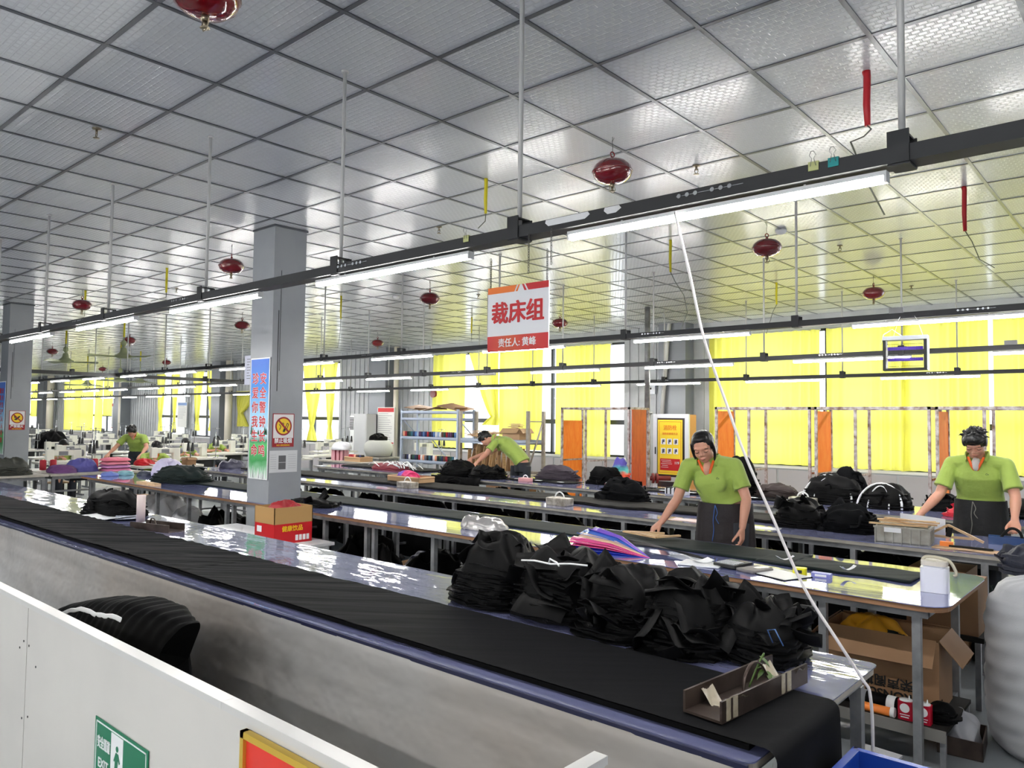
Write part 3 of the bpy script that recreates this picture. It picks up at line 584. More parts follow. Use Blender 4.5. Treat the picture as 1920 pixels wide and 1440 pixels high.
spread(-1.95, -1.08, 4.46, 4.80, .8, .007, m_grn, 'loose dark green cut piece at the right end of the second table', .009, 5, .06, 13, 60, 16, 'fabric_piece')
# cut piece stacks (jagged layered piles)
def sheetstack(mb, cx, cy, z0, lx, ly, h, n, seed, droop=.0, jag=.04, rz=0):
    rnd = random.Random(seed); cz, sz = math.cos(rz), math.sin(rz); K = 30
    for i in range(n):
        z = z0+h*i/n; k = 1-.35*(i/n)**2; ox, oy = rnd.uniform(-.02, .02), rnd.uniform(-.02, .02); pts = []
        for j in range(K):
            a = 2*PI*j/K; ca, sa = math.cos(a), math.sin(a); r = (abs(ca)**3+abs(sa)**3)**(-1/3)
            r *= k+rnd.uniform(-jag, jag)*2; pts.append((ox+lx/2*r*ca, oy+ly/2*r*sa))
        vs = []; th = h/n*.62
        for rr in (1, .55):
            for j, (x, y) in enumerate(pts):
                x, y = x*rr, y*rr; dz = -droop*(rr**2)*(x/lx*2)**2*(i/n)+.010*noise.noise(Vector((x*8, y*8, seed+i*.15)))*1.5
                vs.append((cx+x*cz-y*sz, cy+x*sz+y*cz, max(z0+.0005, z+dz+h/n*.2)))
        vs2 = [(a, b, c+th) for a, b, c in vs]; N_ = len(vs)
        top = [(N_+j, N_+(j+1) % K, N_+K+(j+1) % K, N_+K+j) for j in range(K)]+[tuple(N_+K+j for j in range(K))]
        bot = [(j, K+j, K+(j+1) % K, (j+1) % K) for j in range(K)]+[tuple(K+j for j in range(K-1, -1, -1))]
        mb.add(vs+vs2, top+bot+[(j, (j+1) % K, N_+(j+1) % K, N_+j) for j in range(K)])
    return mb
def heapfn(cx, cy, z0, lx, ly, h, seed, rough=.5, rz=0, n=56, m=22, mb=None, sq=2.6):
    """crumpled cloth heap: dome with sharp folds, flat on its support"""
    cz, sz = math.cos(rz), math.sin(rz)
    def fn(u, v):
        a = 2*PI*u; ca, sa = math.cos(a), math.sin(a); R_ = (abs(ca)**sq+abs(sa)**sq)**(-1/sq)
        th = v*PI/2*1.0; r = math.sin(th)**.7; z = math.cos(th)**.8 if v < 1 else 0
        x, y = lx/2*R_*ca*r, ly/2*R_*sa*r
        f = ridge((x*3.2/max(.3, lx)**.6+seed, y*3.2/max(.3, ly)**.6, z*1.5+seed*2), .9, 2); k = 1+rough*.16*(f-.5)
        zz = z*h*(1+rough*.42*(ridge((x*2.6/max(.3,lx)**.7+seed*3, y*3.4/max(.3,ly)**.7, seed), 1, 2)-.5)); x, y = x*k, y*k
        return (cx+x*cz-y*sz, cy+x*sz+y*cz, z0+max(.002, zz))
    return (mb or MB()).grid(fn, n, m)
def flaps(mb, cx, cy, z0, lx, ly, h, n, seed, size=.16):
    rnd = random.Random(seed)
    for i in range(n):
        a = rnd.uniform(0, 2*PI); el = rnd.uniform(.1, 1.3); c = Vector((cx+lx/2*math.cos(a)*math.cos(el)*.92, cy+ly/2*math.sin(a)*math.cos(el)*.92, z0+h*math.sin(el)*.92))
        R = Matrix.Rotation(rnd.uniform(0, 2*PI), 3, 'Z') @ Matrix.Rotation(rnd.uniform(-.7, .7), 3, 'X') @ Matrix.Rotation(rnd.uniform(-.7, .7), 3, 'Y'); w, l = size*rnd.uniform(.5, 1.1), size*rnd.uniform(.7, 1.4); p1 = rnd.uniform(0, 6)
        def fn(u, v):
            q = R @ Vector(((u-.5)*l, (v-.5)*w*(1-.5*u), .02*math.sin(u*4+p1)+.022*math.cos(v*5+p1)))
            p = c+q; p.z = max(p.z, z0+.003); return p
        mb.grid(fn, 7, 6, thick=.0025)
    return mb
def bundle(cx, cy, z0, lx, ly, h, seed, label, m=None, layers=16, fl=16, rz=0, droop=.1, grp=None, size=.16, name='fabric_bundle', cat='fabric bundle', rough=.6):
    mb = MB(); sheetstack(mb, 0, 0, 0, lx, ly, h*.72, layers, seed, droop*h, rz=rz)
    heapfn(0, 0, .0, lx*.92, ly*.92, h*.98, seed*1.7, rough, rz, mb=mb); flaps(mb, 0, 0, 0, lx, ly, h*.95, fl, seed, size)
    return tag(mb.build(name, m or m_blk, None, (cx, cy, z0)), label, cat, grp)
GB = 'black cut fabric bundles on the front table'
bundle(-2.40, 2.66, .8, .40, .40, .30, 11, 'tall black fabric bundle with ragged layered edge, leftmost of the big pile', layers=26, grp=GB, fl=20)
bundle(-2.03, 2.68, .8, .42, .40, .28, 21, 'black fabric bundle in the big pile, tied with a white cord', layers=16, grp=GB, fl=26, size=.22)
bundle(-1.70, 2.66, .8, .36, .42, .25, 31, 'crumpled black fabric bundle in the middle of the big pile', layers=18, grp=GB, fl=26, size=.2)
bundle(-1.40, 2.64, .8, .36, .38, .27, 41, 'black fabric bundle with folded peak, fourth of the big pile', layers=14, grp=GB, fl=22, size=.2)
bundle(-1.14, 2.70, .8, .27, .32, .20, 51, 'smallest black bundle at the right end of the big pile, with a blue thread', layers=12, grp=GB, fl=12, size=.15)
q = MB(); q.tube([(-2.13,2.50,1.045),(-2.05,2.49,1.055),(-1.97,2.50,1.05),(-1.90,2.54,1.055),(-1.84,2.58,1.05)], .004, 6); q.tube([(-1.98,2.5,1.055),(-1.96,2.48,1.075),(-1.94,2.5,1.06),(-1.92,2.49,1.05)], .004, 6)
tag(q.build('string', m_wp), 'white cord knotted across the second bundle of the big pile', 'cord')
q = MB(); q.tube([(-1.05,2.555,.90),(-1.06,2.535,.945),(-1.03,2.525,.955),(-1.01,2.545,.90)], .0022, 6); tag(q.build('blue_thread', mat('thread_blue', (80,120,180), .5)), 'pale blue thread loop on the rightmost black bundle', 'thread')
bundle(-6.85, 2.66, .8, .62, .30, .20, 61, 'small black fabric bundle on the front table left of the cardboard tube', layers=14, fl=10, rz=.3)
# roll behind on fourth table, hanging over its edge
bundle(-8.02, 7.95, .8, .55, .5, .22, 71, 'black bundle the bending man presses down, left half', layers=14, fl=16); bundle(-7.45, 7.98, .8, .55, .45, .18, 72, 'black bundle the bending man presses down, right half with pale band', layers=12, fl=14)
o = MB(); 
def hang(u, v): return (-8.3+1.0*u+.03*math.sin(v*6), 7.68-.05*math.sin(PI*v)-.03*ridge((u*6, v*3, 1)), .82-.28*v*(.7+.3*math.sin(u*9)))
o.grid(hang, 30, 12); tag(o.build('hanging_cloth', m_jet), 'black cloth ends hanging over the edge of the fourth table under the bundle', 'fabric')
# green folded pile left of the pillar
bundle(-9.65, 4.55, .8, 1.0, .55, .19, 81, 'folded dark green fabric pile on the second table left of the pillar', m=m_grn, layers=9, fl=4, size=.3)
# underneath: piles on the floor
rnd = random.Random(5)
for i, (x, y, lx, ly, h, lb) in enumerate(((-6.05,4.75,.9,.5,.42,'black cloth heap on the floor by the pillar, under the second table'),(-4.95,4.7,.9,.6,.40,'black cloth heap under the second table behind the striped trimmings'),(-3.15,4.45,.75,.6,.52,'black cloth heap with raised peak under the second table, left of the big pile'),(-2.35,4.6,.7,.6,.55,'black cloth heap under the second table behind the big pile'),(-7.55,4.5,.8,.6,.45,'black cloth heap under the table just left of the pillar'),(-8.5,4.55,.8,.6,.50,'black cloth heap under the table, next to the clear plastic bags'))):
    mb = heapfn(0, 0, 0, lx, ly, h, i*3.1+2, 1.1); flaps(mb, 0, 0, 0, lx*.95, ly*.9, h*.9, 12, i, .2); tag(mb.build('cloth_heap', m_jet, None, (x, y, 0)), lb, 'cloth heap', 'black cloth heaps under the second table')
for i in range(9):
    x = -1.75-1.05*i; mb = heapfn(0, 0, 0, 1.0, .6, .58, i*2.3+40, .7); flaps(mb, 0, 0, 0, .95, .55, .5, 8, i+50, .2)
    tag(mb.build('cloth_heap', m_jet, None, (x, 6.35, 0)), 'black cloth heap under the third table, %s from the right' % ORD[i], 'cloth heap', 'black cloth heaps under the third table')
for i in range(8):
    x = -1.9-1.1*i; mb = heapfn(0, 0, 0, 1.05, .6, .60, i*2.9+70, .7); flaps(mb, 0, 0, 0, .95, .55, .5, 8, i+80, .2)
    tag(mb.build('cloth_heap', m_jet, None, (x, 8.3, 0)), 'black cloth heap under the fourth table, %s from the right' % ORD[i], 'cloth heap', 'black cloth heaps under the fourth table')
# on the fourth and third table
for i, (x, y, lx, ly, h, lb, mm) in enumerate(((-2.75,8.3,.62,.42,.30,'round black bundle with white piping on the fourth table, left one of two',m_blk),(-2.22,8.25,.5,.4,.24,'round black bundle with white piping on the fourth table, right one of two',m_blk),(-2.65,8.52,.4,.2,.36,'ragged black bundle behind the two piped bundles',m_char),(-1.75,8.45,.35,.3,.16,'flat black pile behind the red cloth',m_blk),(-3.85,8.45,.42,.3,.46,'tall rounded black bag on the fourth table beside the white cable',m_jet),(-3.4,8.42,.5,.3,.16,'dark brown crumpled pile right of the tall black bag',mat('fabric_brown', (50,38,36), .6)),(-6.6,8.5,.7,.3,.2,'dark purple crumpled cloth under the left orange board',mat('fabric_plum', (50,40,52), .6)),(-5.75,8.45,.5,.32,.24,'black cut pieces beside the multicolour cloth',m_jet),(-1.0,8.4,.4,.4,.18,'black pile at the right edge beyond the man',m_blk))):
    bundle(x, y, .8, lx, ly, h, 100+i*7, lb, m=mm, layers=8, fl=(2 if i == 4 else 8), size=.12, rough=(.12 if i == 4 else .5))
for j, (x, y) in enumerate(((-2.75,8.3),(-2.22,8.25))):
    q = MB(); rr = .27-.05*j; hh = .29-.05*j
    for k in range(2): q.tube([(rr*math.cos(a)*(.95-.5*k)-.02, -.17+.05*math.sin(a)*2-.03*k, hh*math.sin(a)*(1-.1*k)+.01) for a in [PI*s_/14 for s_ in range(15)]], .011-.004*k, 7)
    tag(q.build('white_piping', m_wp, None, (x, y, .8)), 'white piping cord arched over the %s round black bundle' % ('left' if j == 0 else 'right'), 'cord')
bundle(-1.95, 6.28, .8, .42, .36, .20, 210, 'folded black fabric pile left of the grey crate, right half', m=m_char, layers=8, fl=8); bundle(-2.35, 6.3, .8, .40, .4, .22, 211, 'folded black fabric pile left of the grey crate, left half', m=m_blk, layers=8, fl=8)
bundle(-4.35, 6.75, .8, .55, .35, .24, 212, 'dark peaked cloth pile left of the woman on the third table', m=m_char, layers=6, fl=10)
bundle(-5.62, 8.62, .82, .25, .2, .32, 213, 'multicolour orange and blue cloth pile against the dark orange board', m=grad('multi_cloth', [(0,(60,60,120)),(.35,(40,50,160)),(.45,(235,90,60)),(.6,(240,110,80)),(.7,(90,200,190)),(1,(70,60,150))], 'Z', 3, 0, .5), layers=5, fl=10, size=.1)
bundle(-1.43, 8.0, .8, .42, .22, .10, 214, 'bright red folded cloth beside the man on the fourth table', m=mat('fabric_red', (200,30,54), .5), layers=6, fl=5, size=.12)
bundle(-6.25, 4.25, .8, .65, .3, .07, 215, 'flat crumpled black cloth on the second table right of the pillar', m=m_blk, layers=4, fl=5)
# cut panels with white labels laid in a row on the fourth table
rnd = random.Random(8)
for i in range(13):
    x = -7.0+.38*i
    if abs(x+5.7) < .22 or x > -2.9: continue
    q = MB()
    def fn(u, v): return ((u-.5)*.36+.05*v, (v-.5)*.34, .012+.006*ridge((u*3+i, v*3, i)))
    q.grid(fn, 10, 8, thick=.008); o = q.build('fabric_piece', m_char if i % 2 else m_gry, None, (x, 8.17, .8), rnd.uniform(-.15, .15))
    tag(o, 'dark cut fabric piece with white paper tag on the fourth table, %s from the left' % ORD[i], 'fabric piece', 'fabric pieces in a row on the fourth table')
    MB().box((.08,-.13,.022), (.09,.06,.002), rnd.uniform(-.4, .4)).build('paper_tag', m_wp, o)
# ---------------------------------------------------------------- people
m_skin = mat('skin', (206,152,128), .5, spec=.4, bump=(80,.03,.002)); m_skin.node_tree.nodes['Principled BSDF'].inputs['Subsurface Weight'].default_value = .08
m_hair = mat('hair_black', (7,6,6), .42, bump=(40,.5,.01), bs=(1,1,.15)); m_lime = mat('polo_lime', (158,182,84), .75, bump=(14,.5,.02), var=(148,172,76), vs=5, sheen=.2)
m_lime2 = mat('polo_lime_collar', (168,192,92), .75); m_ora = mat('placket_orange', (238,104,36), .6); m_apr = mat('apron_brown_black', (30,24,27), .7, bump=(12,.5,.02)); m_apr2 = mat('apron_black', (14,15,18), .7, bump=(12,.5,.02))
m_eye = mat('eye_dark', (28,20,18), .2); m_lip = mat('lip', (176,100,94), .4); m_trs = mat('trousers_dark', (38,42,50), .7); m_shoe = mat('shoe', (40,40,44), .5); m_nail = mat('nail', (214,168,150), .3)
def rem(o, vox, it=3):
    r = o.modifiers.new('r', 'REMESH'); r.mode = 'VOXEL'; r.voxel_size = vox; r.use_smooth_shade = True
    s = o.modifiers.new('s', 'SMOOTH'); s.factor = .5; s.iterations = it; return o
def limb(mb, pts, rad, side=None, n=14):
    mb.tube(pts, rad, n, side)
    for p, r in ((pts[0], rad[0]), (pts[-1], rad[-1])):
        r = r if not isinstance(r, tuple) else min(r); mb.ell(p, (r*.98,)*3, n=12, m=8)
def smoothpts(pts, k=4):
    P = [Vector(p) for p in pts]; out = []
    for i in range(len(P)-1):
        p0 = P[max(i-1,0)]; p1 = P[i]; p2 = P[i+1]; p3 = P[min(i+2,len(P)-1)]
        for j in range(k):
            t = j/k; out.append(.5*((2*p1)+(-p0+p2)*t+(2*p0-5*p1+4*p2-p3)*t*t+(-p0+3*p1-3*p2+p3)*t**3))
    out.append(P[-1]); return out
def lerpl(v, k=4):
    out = []
    for i in range(len(v)-1):
        for j in range(k): t = j/k; a, b = v[i], v[i+1]; out.append(tuple(a[q]*(1-t)+b[q]*t for q in range(2)) if isinstance(a, tuple) else a*(1-t)+b*t)
    out.append(v[-1]); return out
def hand(mb, w, d, n, s, curl=.35, spread_=.16, S=1.0, pinch=False):
    """w wrist, d along the hand, n palm normal (fingers close towards it), s side where the thumb is; returns fingertips"""
    d = Vector(d).normalized(); n = Vector(n); n = (n-d*n.dot(d)).normalized(); s0 = Vector(s); s = (s0-d*s0.dot(d)-n*s0.dot(n)).normalized()
    w = Vector(w); pal = .088*S
    mb.tube([w-d*.02*S, w+d*.012*S, w+d*.045*S, w+d*pal*.95, w+d*pal*1.08], [(.026*S,.019*S),(.029*S,.018*S),(.040*S,.016*S),(.041*S,.0135*S),(.036*S,.010*S)], 14, side=s)
    tips = []
    for i, (off, ln) in enumerate(((.030,.068),(.0105,.077),(-.0095,.072),(-.0285,.056))):
        base = w+d*(pal*(.98-.05*(i == 3)-.02*(i == 0)))+s*off*S; a = (i-1.4)*-spread_*.6; dd = (d*math.cos(a)+s*math.sin(a)).normalized()
        c = curl*(1+.12*i) if not pinch else (curl*1.0 if i < 2 else curl*1.5); pts = [base-dd*.018*S, base]; ang = c*.6; p = base; rr = [.0098*S, .0095*S]
        for j, f in enumerate((.45,.31,.24)):
            v = dd*math.cos(ang)+n*math.sin(ang); p = p+v*ln*f*S; pts.append(p); rr.append((.0088-.0008*j)*S); ang += c*1.15
        mb.tube(smoothpts(pts, 3), lerpl(rr, 3), 9); mb.ell(p, (rr[-1],)*3, n=8, m=6); tips.append((p, v))
    b = w+d*.028*S+s*.026*S+n*.006*S; v1 = (d*.78+s*.42+n*.42).normalized(); v2 = (d*.85+s*.18+n*.6).normalized(); v3 = (d*.9-s*.05+n*.6).normalized()
    p1 = b+v1*.036*S; p2 = p1+v2*.032*S; p3 = p2+v3*.024*S
    mb.tube(smoothpts([b-v1*.012*S, b, p1, p2, p3], 3), lerpl([.014*S,.0145*S,.0115*S,.0098*S,.0085*S], 3), 9); mb.ell(p3, (.0086*S,)*3, n=8, m=6); tips.append((p3, v3)); return tips
def person(loc, rz, label, pose, J, apron=None, fem=True, vox=.0065, hairst='tied', smile=False, S=1.0, detail=True):
    """J: joints in the person's own frame: x to the person's left, y backwards (the person faces -y), z up"""
    t = thing('person', label, 'person', loc, rz); V = lambda k: Vector(J[k])
    mb = MB(); pel, wai, che, nb, hd = V('pelvis'), V('waist'), V('chest'), V('neck'), V('head'); up = Vector(J.get('hup', (0,0,1))).normalized(); f = Vector(J.get('hface', (0,-1,0))); f = (f-up*f.dot(up)).normalized(); sd = f.cross(up)*-1
    SX = Vector(J.get('side', (1,0,0)))
    hw, cw = (.165,.15) if fem else (.16,.165)
    mb.tube(smoothpts([pel-Vector((0,0,.08)), pel, wai, che, nb-(nb-che)*.25], 4), lerpl([(hw*.8,.09),(hw,.11),(.125 if fem else .14,.095),(cw,.105),(.10,.07)], 4), 20, side=SX)
    sl, sr_ = V('shL'), V('shR')
    mb.tube([sl, (sl+sr_)/2+Vector((0,.0,.015)), sr_], [.045,.06,.045], 12)
    mb.tube([nb-(nb-che)*.3, nb, hd-up*.05+f*-.012], [.060,.050 if fem else .056,.048 if fem else .055], 14)
    for k, sgn in (('L',1),('R',-1)):
        sh, el, wr = V('sh'+k), V('el'+k), V('wr'+k); a1, a2 = (.044,.036) if fem else (.050,.040)
        limb(mb, [sh, sh+(el-sh)*.3, el-(el-sh)*.1, el], [a1,a1*.98,a2,a2*.96]); limb(mb, [el, el+(wr-el)*.28, wr-(wr-el)*.15, wr], [a2*.96,a2*1.02,.026,.0245])
        if 'hip'+k in J:
            h_, kn, an, toe = V('hip'+k), V('kn'+k), V('an'+k), V('toe'+k)
            limb(mb, [h_, h_+(kn-h_)*.3, kn], [.082,.078,.054]); limb(mb, [kn, kn+(an-kn)*.3, an], [.053,.055,.038]); mb.tube([an-Vector((0,0,.01)), an+(toe-an)*.5, toe], [(.036,.034),(.042,.03),(.038,.02)], 12)
    tips = {}
    for k in 'LR':
        d, n, s = J['hand'+k]; tips[k] = hand(mb, V('wr'+k), d, n, s, J.get('curl'+k, .35), S=.98 if fem else 1.05, pinch=J.get('pinch'+k, False))
    Rh = Matrix((sd, -f, up)).transposed(); P = lambda a, b, c: hd+sd*a+f*b+up*c     # a side, b forward, c up
    E_ = lambda c, r: mb.ell(P(*c), r, R=Rh, n=20, m=14)
    E_((0,-.008,.028),(.074,.090,.082)); E_((0,.016,-.03),(.060,.070,.072)); E_((0,.036,-.072),(.036,.040,.034)); E_((.030,.044,-.028),(.030,.034,.034)); E_((-.030,.044,-.028),(.030,.034,.034))
    E_((0,.074,.022),(.052,.016,.012)); mb.tube([P(0,.082,.012), P(0,.096,-.010), P(0,.103,-.026)], [(.007,.010),(.009,.010),(.012,.010)], 10, side=sd); E_((.011,.092,-.028),(.009,.010,.008)); E_((-.011,.092,-.028),(.009,.010,.008))
    E_((0,.084,-.052),(.024,.009,.005)); E_((0,.083,-.061),(.020,.009,.006)); E_((.075,-.006,-.006),(.010,.018,.030)); E_((-.075,-.006,-.006),(.010,.018,.030)); E_((.034,.077,-.004),(.015,.007,.006)); E_((-.034,.077,-.004),(.015,.007,.006))
    rem(mb.build('body', m_skin, t), vox, 2)
    if detail:
        for s_ in (-1, 1): MB().tube([P(s_*(.034+.017*c), .0855-.006*abs(c)-.004*max(0, c*1), -.002-.0045*(1-c*c)) for c in (-1,-.5,0,.5,1)], [.0012,.002,.0023,.002,.0012], 6).build('eyelid_line', m_eye, t)
        for s_ in (-1, 1): MB().tube([P(s_*(.034+.021*c), .0855-.009*max(0, c)-.002, .0175+.003*(1-c*c)) for c in (-1,-.5,0,.5,1)], [.0015,.0026,.0028,.0022,.001], 6).build('eyebrow', m_hair, t)
        q = MB(); w_ = .024; q.tube([P(w_*c, .0935-.010*c*c, -.0565+(.006*c*c if smile else 0)) for c in (-1,-.6,-.2,.2,.6,1)], [.0012,.0026,.003,.003,.0026,.0012], 6); q.build('mouth', m_lip, t)
    # hair
    h = MB(); eh = lambda c, r: h.ell(P(*c), r, R=Rh, n=22, m=14)
    if hairst == 'tied':
        eh((0,-.020,.036),(.083,.096,.086)); eh((0,.024,.078),(.056,.048,.032)); eh((0,-.088,.0),(.045,.035,.045)); eh((.062,-.004,.026),(.020,.044,.048)); eh((-.062,-.004,.026),(.020,.044,.048))
        h.tube(smoothpts([P(0,-.10,.0), P(.01,-.125,-.06), P(.0,-.12,-.13), P(-.01,-.10,-.19)], 4), lerpl([.028,.030,.024,.010], 4), 12)
        for s_ in (-1, 1): h.tube(smoothpts([P(s_*.070,.022,.045), P(s_*.078,.018,-.01), P(s_*.074,.020,-.06), P(s_*.062,.03,-.105)], 3), lerpl([.014,.012,.011,.005], 3), 9)
    else:
        eh((0,-.016,.042),(.086,.100,.090)); eh((0,.044,.078),(.070,.056,.036)); eh((.03,.062,.064),(.045,.034,.026)); eh((-.034,.058,.068),(.042,.036,.026)); eh((.07,.0,.03),(.020,.050,.050)); eh((-.07,.0,.03),(.020,.050,.050)); eh((0,-.075,-.02),(.055,.03,.05))
        rr = random.Random(4)
        for i in range(46):
            a = rr.uniform(0, 2*PI); e = rr.uniform(.25, 1.5); d = (sd*math.cos(a)*math.cos(e)+f*-math.sin(a)*math.cos(e)+up*math.sin(e)); b = P(0,-.008,.045)+Vector(d)*.085
            h.tube([b, b+d*.018+up*-.004, b+d*.026+Vector((rr.uniform(-.02,.02), rr.uniform(-.02,.02), -.016))], [.011,.007,.002], 6)
    rem(h.build('hair', m_hair, t), max(.005, vox*.8), 1)
    # polo shirt
    c = MB(); hem = pel+Vector((0,0,J.get('hemz', .06))); ex = .018
    c.tube(smoothpts([hem-(wai-hem)*.15, hem, wai, che, che+(nb-che)*.55, nb-(nb-che)*.06], 4), lerpl([(hw+ex*1.1,.122),(hw*.97+ex,.122),((.128 if fem else .142)+ex*1.4,.108+ex*.6),(cw+ex,.108+ex),(.125,.085),(.066,.062)], 4), 26, side=SX)
    if fem: c.ell(che+Vector((.065,-.075,-.03)), (.062,.036,.066)); c.ell(che+Vector((-.065,-.075,-.03)), (.062,.036,.066))
    c.tube([sl+Vector((.0,0,.004)), (sl+sr_)/2+(nb-che)*.12, sr_+Vector((0,0,.004))], [.054,.074,.054], 14)
    for k in 'LR':
        sh, el = V('sh'+k), V('el'+k); v = el-sh; c.tube([sh-v*.12, sh, sh+v*.3, sh+v*.62, sh+v*J.get('slv', .70)], [.043,.059,.060 if fem else .062,.061 if fem else .066,.063 if fem else .070], 16); c.ell(sh, (.058,)*3)
    fr = random.Random(9)
    for i in range(9):   # folds of the loose cloth
        a = fr.uniform(-1.2, 1.2)-PI/2; z0 = fr.uniform(.1, .8); b = hem+(che-hem)*z0; r_ = ((hw+.012)*(.86 if fem else .95), .108); p = b+SX*r_[0]*math.cos(a)+Vector((0, r_[1]*math.sin(a), 0)); q_ = b+(che-hem)*.22+SX*r_[0]*math.cos(a+fr.uniform(-.5,.5))+Vector((0, r_[1]*math.sin(a), 0)); c.tube([p, (p+q_)/2, q_], [.003,.008,.003], 8)
    rem(c.build('polo_shirt', m_lime, t), vox*1.05, 4)
    # collar and placket
    cn = nb-(nb-che)*.10; bk = (nb-che).normalized(); vee = J.get('vee', .14)
    fa = -Vector(J.get('front', (0,1,0))).normalized(); q = MB()
    v0 = cn+fa*.085-bk*vee
    for s_ in (-1, 1):
        a0 = cn+fa*.052+SX*s_*.056+bk*.006; o_ = fa*.014
        q.tube([v0+fa*.014+bk*.012, v0*.5+a0*.5+fa*.030+bk*.0, a0+fa*.012], [(.010,.004),(.010,.004),(.009,.004)], 8, side=SX)
    q.build('orange_placket', m_ora, t)
    q = MB()
    for s_ in (-1, 1):
        pts = [cn-fa*.060+SX*s_*.01+bk*.040, cn-fa*.035+SX*s_*.064+bk*.036, cn+fa*.024+SX*s_*.080+bk*.022, cn+fa*.082+SX*s_*.066-bk*.030]
        q.tube(smoothpts(pts, 4), lerpl([(.018,.006),(.022,.007),(.028,.007),(.020,.005)], 4), 10, side=bk)
    rem(q.build('collar', m_lime2, t), .005, 1)
    Rv = Matrix((SX.normalized(), fa, SX.cross(fa).normalized())).transposed()
    MB().ell(v0*.5+cn*.5+fa*.016+bk*.012, (.036,.052,.062), R=Rv).build('undershirt' if J.get('tee') else 'bare_neckline', mat('undershirt_white', (206,200,196), .7) if J.get('tee') else m_skin, t)
    q = MB(); lc = che+SX*.082+Vector((0,-.142 if fem else -.128,.005)); q.tube([lc+Vector((-.011,0,0)), lc+Vector((-.003,0,.010)), lc+Vector((.002,0,.004)), lc+Vector((.011,0,.001))], .0016, 6); q.tube([lc+Vector((-.011,0,-.004)), lc+Vector((.011,0,-.003))], .0012, 6); q.build('chest_emblem', mat('emblem_dark', (60,80,50), .6), t)
    if apron:
        q = MB(); wz = J.get('apz', (.02, -.36)); top = pel+Vector((0,0,wz[0])); n_ = 44; L = wz[0]-wz[1]
        def fn(u, v):
            a = 2*PI*u; k = 1+.16*v+.035*math.sin(a*9+1)*v+.02*math.sin(a*17)*v; return top+SX*((hw+.026)*k*math.cos(a))+Vector((0, .134*k*math.sin(a), -L*v))
        q.grid(fn, 96, 16); fn2 = lambda u, v: top+SX*((hw+.02)*(1-v)*math.cos(2*PI*u))+Vector((0, .12*(1-v)*math.sin(2*PI*u), .004*v)); q.grid(fn2, 48, 3)
        q.build('apron', apron[0], t)
        q = MB(); k0 = top+Vector((-.01, -.146, -.01)) if apron[2] == 0 else top+Vector((apron[2], -.144, -.01))
        for dx, l in ((-.010,.26),(.022,.13)): q.tube(smoothpts([k0, k0+Vector((dx,-.008,-l*.4)), k0+Vector((dx*.5,-.01,-l*.7)), k0+Vector((dx*1.6,-.012,-l))], 4), .0028, 6)
        q.build('apron_string', apron[1], t)
    if 'hipL' in J:
        q = MB()
        for k in 'LR':
            h_, kn, an = V('hip'+k), V('kn'+k), V('an'+k); q.tube([h_+Vector((0,0,.04)), h_+(kn-h_)*.3, kn, an+(kn-an)*.4, an+Vector((0,0,.02))], [.096,.094,.070,.062,.058], 14)
        q.tube([pel-Vector((0,0,.10)), pel+Vector((0,0,.05))], [(hw*.95,.11),(hw+.008,.12)], 18, side=SX); rem(q.build('trousers', m_trs, t), vox*1.2, 3)
        for k in 'LR':
            an, toe = V('an'+k), V('toe'+k); q = MB(); q.tube([an+Vector((0,.02,-.02)), an+(toe-an)*.5+Vector((0,0,-.004)), toe], [(.045,.045),(.050,.036),(.044,.026)], 14); rem(q.build('shoe', m_shoe, t), .008, 2)
    return t
def legs(J, px=0, py=0, w=.09):
    J.update(hipL=(px+w, py, .88), knL=(px+w+.01, py-.02, .47), anL=(px+w+.01, py+.02, .08), toeL=(px+w+.03, py-.16, .035), hipR=(px-w, py, .88), knR=(px-w-.01, py-.02, .47), anR=(px-w-.01, py+.02, .08), toeR=(px-w-.03, py-.16, .035)); return J
# main woman: own frame origin at her feet; faces -y. world placement (-2.52, 5.27)
ox, oy = -2.52, 5.27
W = lambda x, y, z: (x-ox, y-oy, z)
J = legs(dict(pelvis=W(-2.52,5.27,.97), waist=W(-2.54,5.26,1.10), chest=W(-2.57,5.21,1.235), neck=W(-2.595,5.17,1.375), head=W(-2.61,5.10,1.462), hup=(-.06,-.42,.92), hface=(.26,-.82,-.50), side=(.975,.22,0),
    shL=W(-2.425,5.225,1.33), shR=W(-2.755,5.145,1.315), elL=W(-2.325,5.20,1.10), wrL=W(-2.325,5.13,.905), elR=W(-2.80,5.06,1.07), wrR=W(-2.885,4.98,.905),
    handL=((0.02,-.10,-1),(-1,-.1,0),(-.1,-1,0)), handR=((-.55,-.30,-.55),(-.45,-.1,-.9),(.6,-.75,.1)), curlL=.45, curlR=.62, hemz=.075, apz=(.085,-.40)))
person((ox, oy, 0), 0, 'woman in lime polo and dark apron looking down, hand on a wooden pattern', None, J, apron=(m_apr, mat('string_blue', (50,96,170), .6), 0), fem=True, vox=.0055, hairst='tied', smile=True)
# man at right
ox, oy = -1.22, 7.2
J = legs(dict(pelvis=W(-1.22,7.2,.95), waist=W(-1.22,7.19,1.09), chest=W(-1.22,7.13,1.25), neck=W(-1.215,7.08,1.40), head=W(-1.215,6.99,1.50), hup=(.0,-.55,.83), hface=(.05,-.80,-.60),
    shL=W(-1.025,7.12,1.33), shR=W(-1.405,7.12,1.33), elL=W(-.955,7.03,1.09), wrL=W(-.945,6.90,.925), elR=W(-1.475,7.02,1.08), wrR=W(-1.60,6.86,.90),
    handL=((.05,-.45,-.75),(0,-.85,.3),(-1,-.1,0)), handR=((-.3,-.6,-.55),(0,-.5,-.9),(1,-.2,0)), curlL=.9, curlR=.3, hemz=.09, apz=(.09,-.45), tee=True, slv=.78))
person((ox, oy, 0), 0, 'man in lime polo and black apron standing at the right edge, looking down', None, J, apron=(m_apr2, mat('string_grey', (120,118,112), .6), -.03), fem=False, vox=.006, hairst='short')
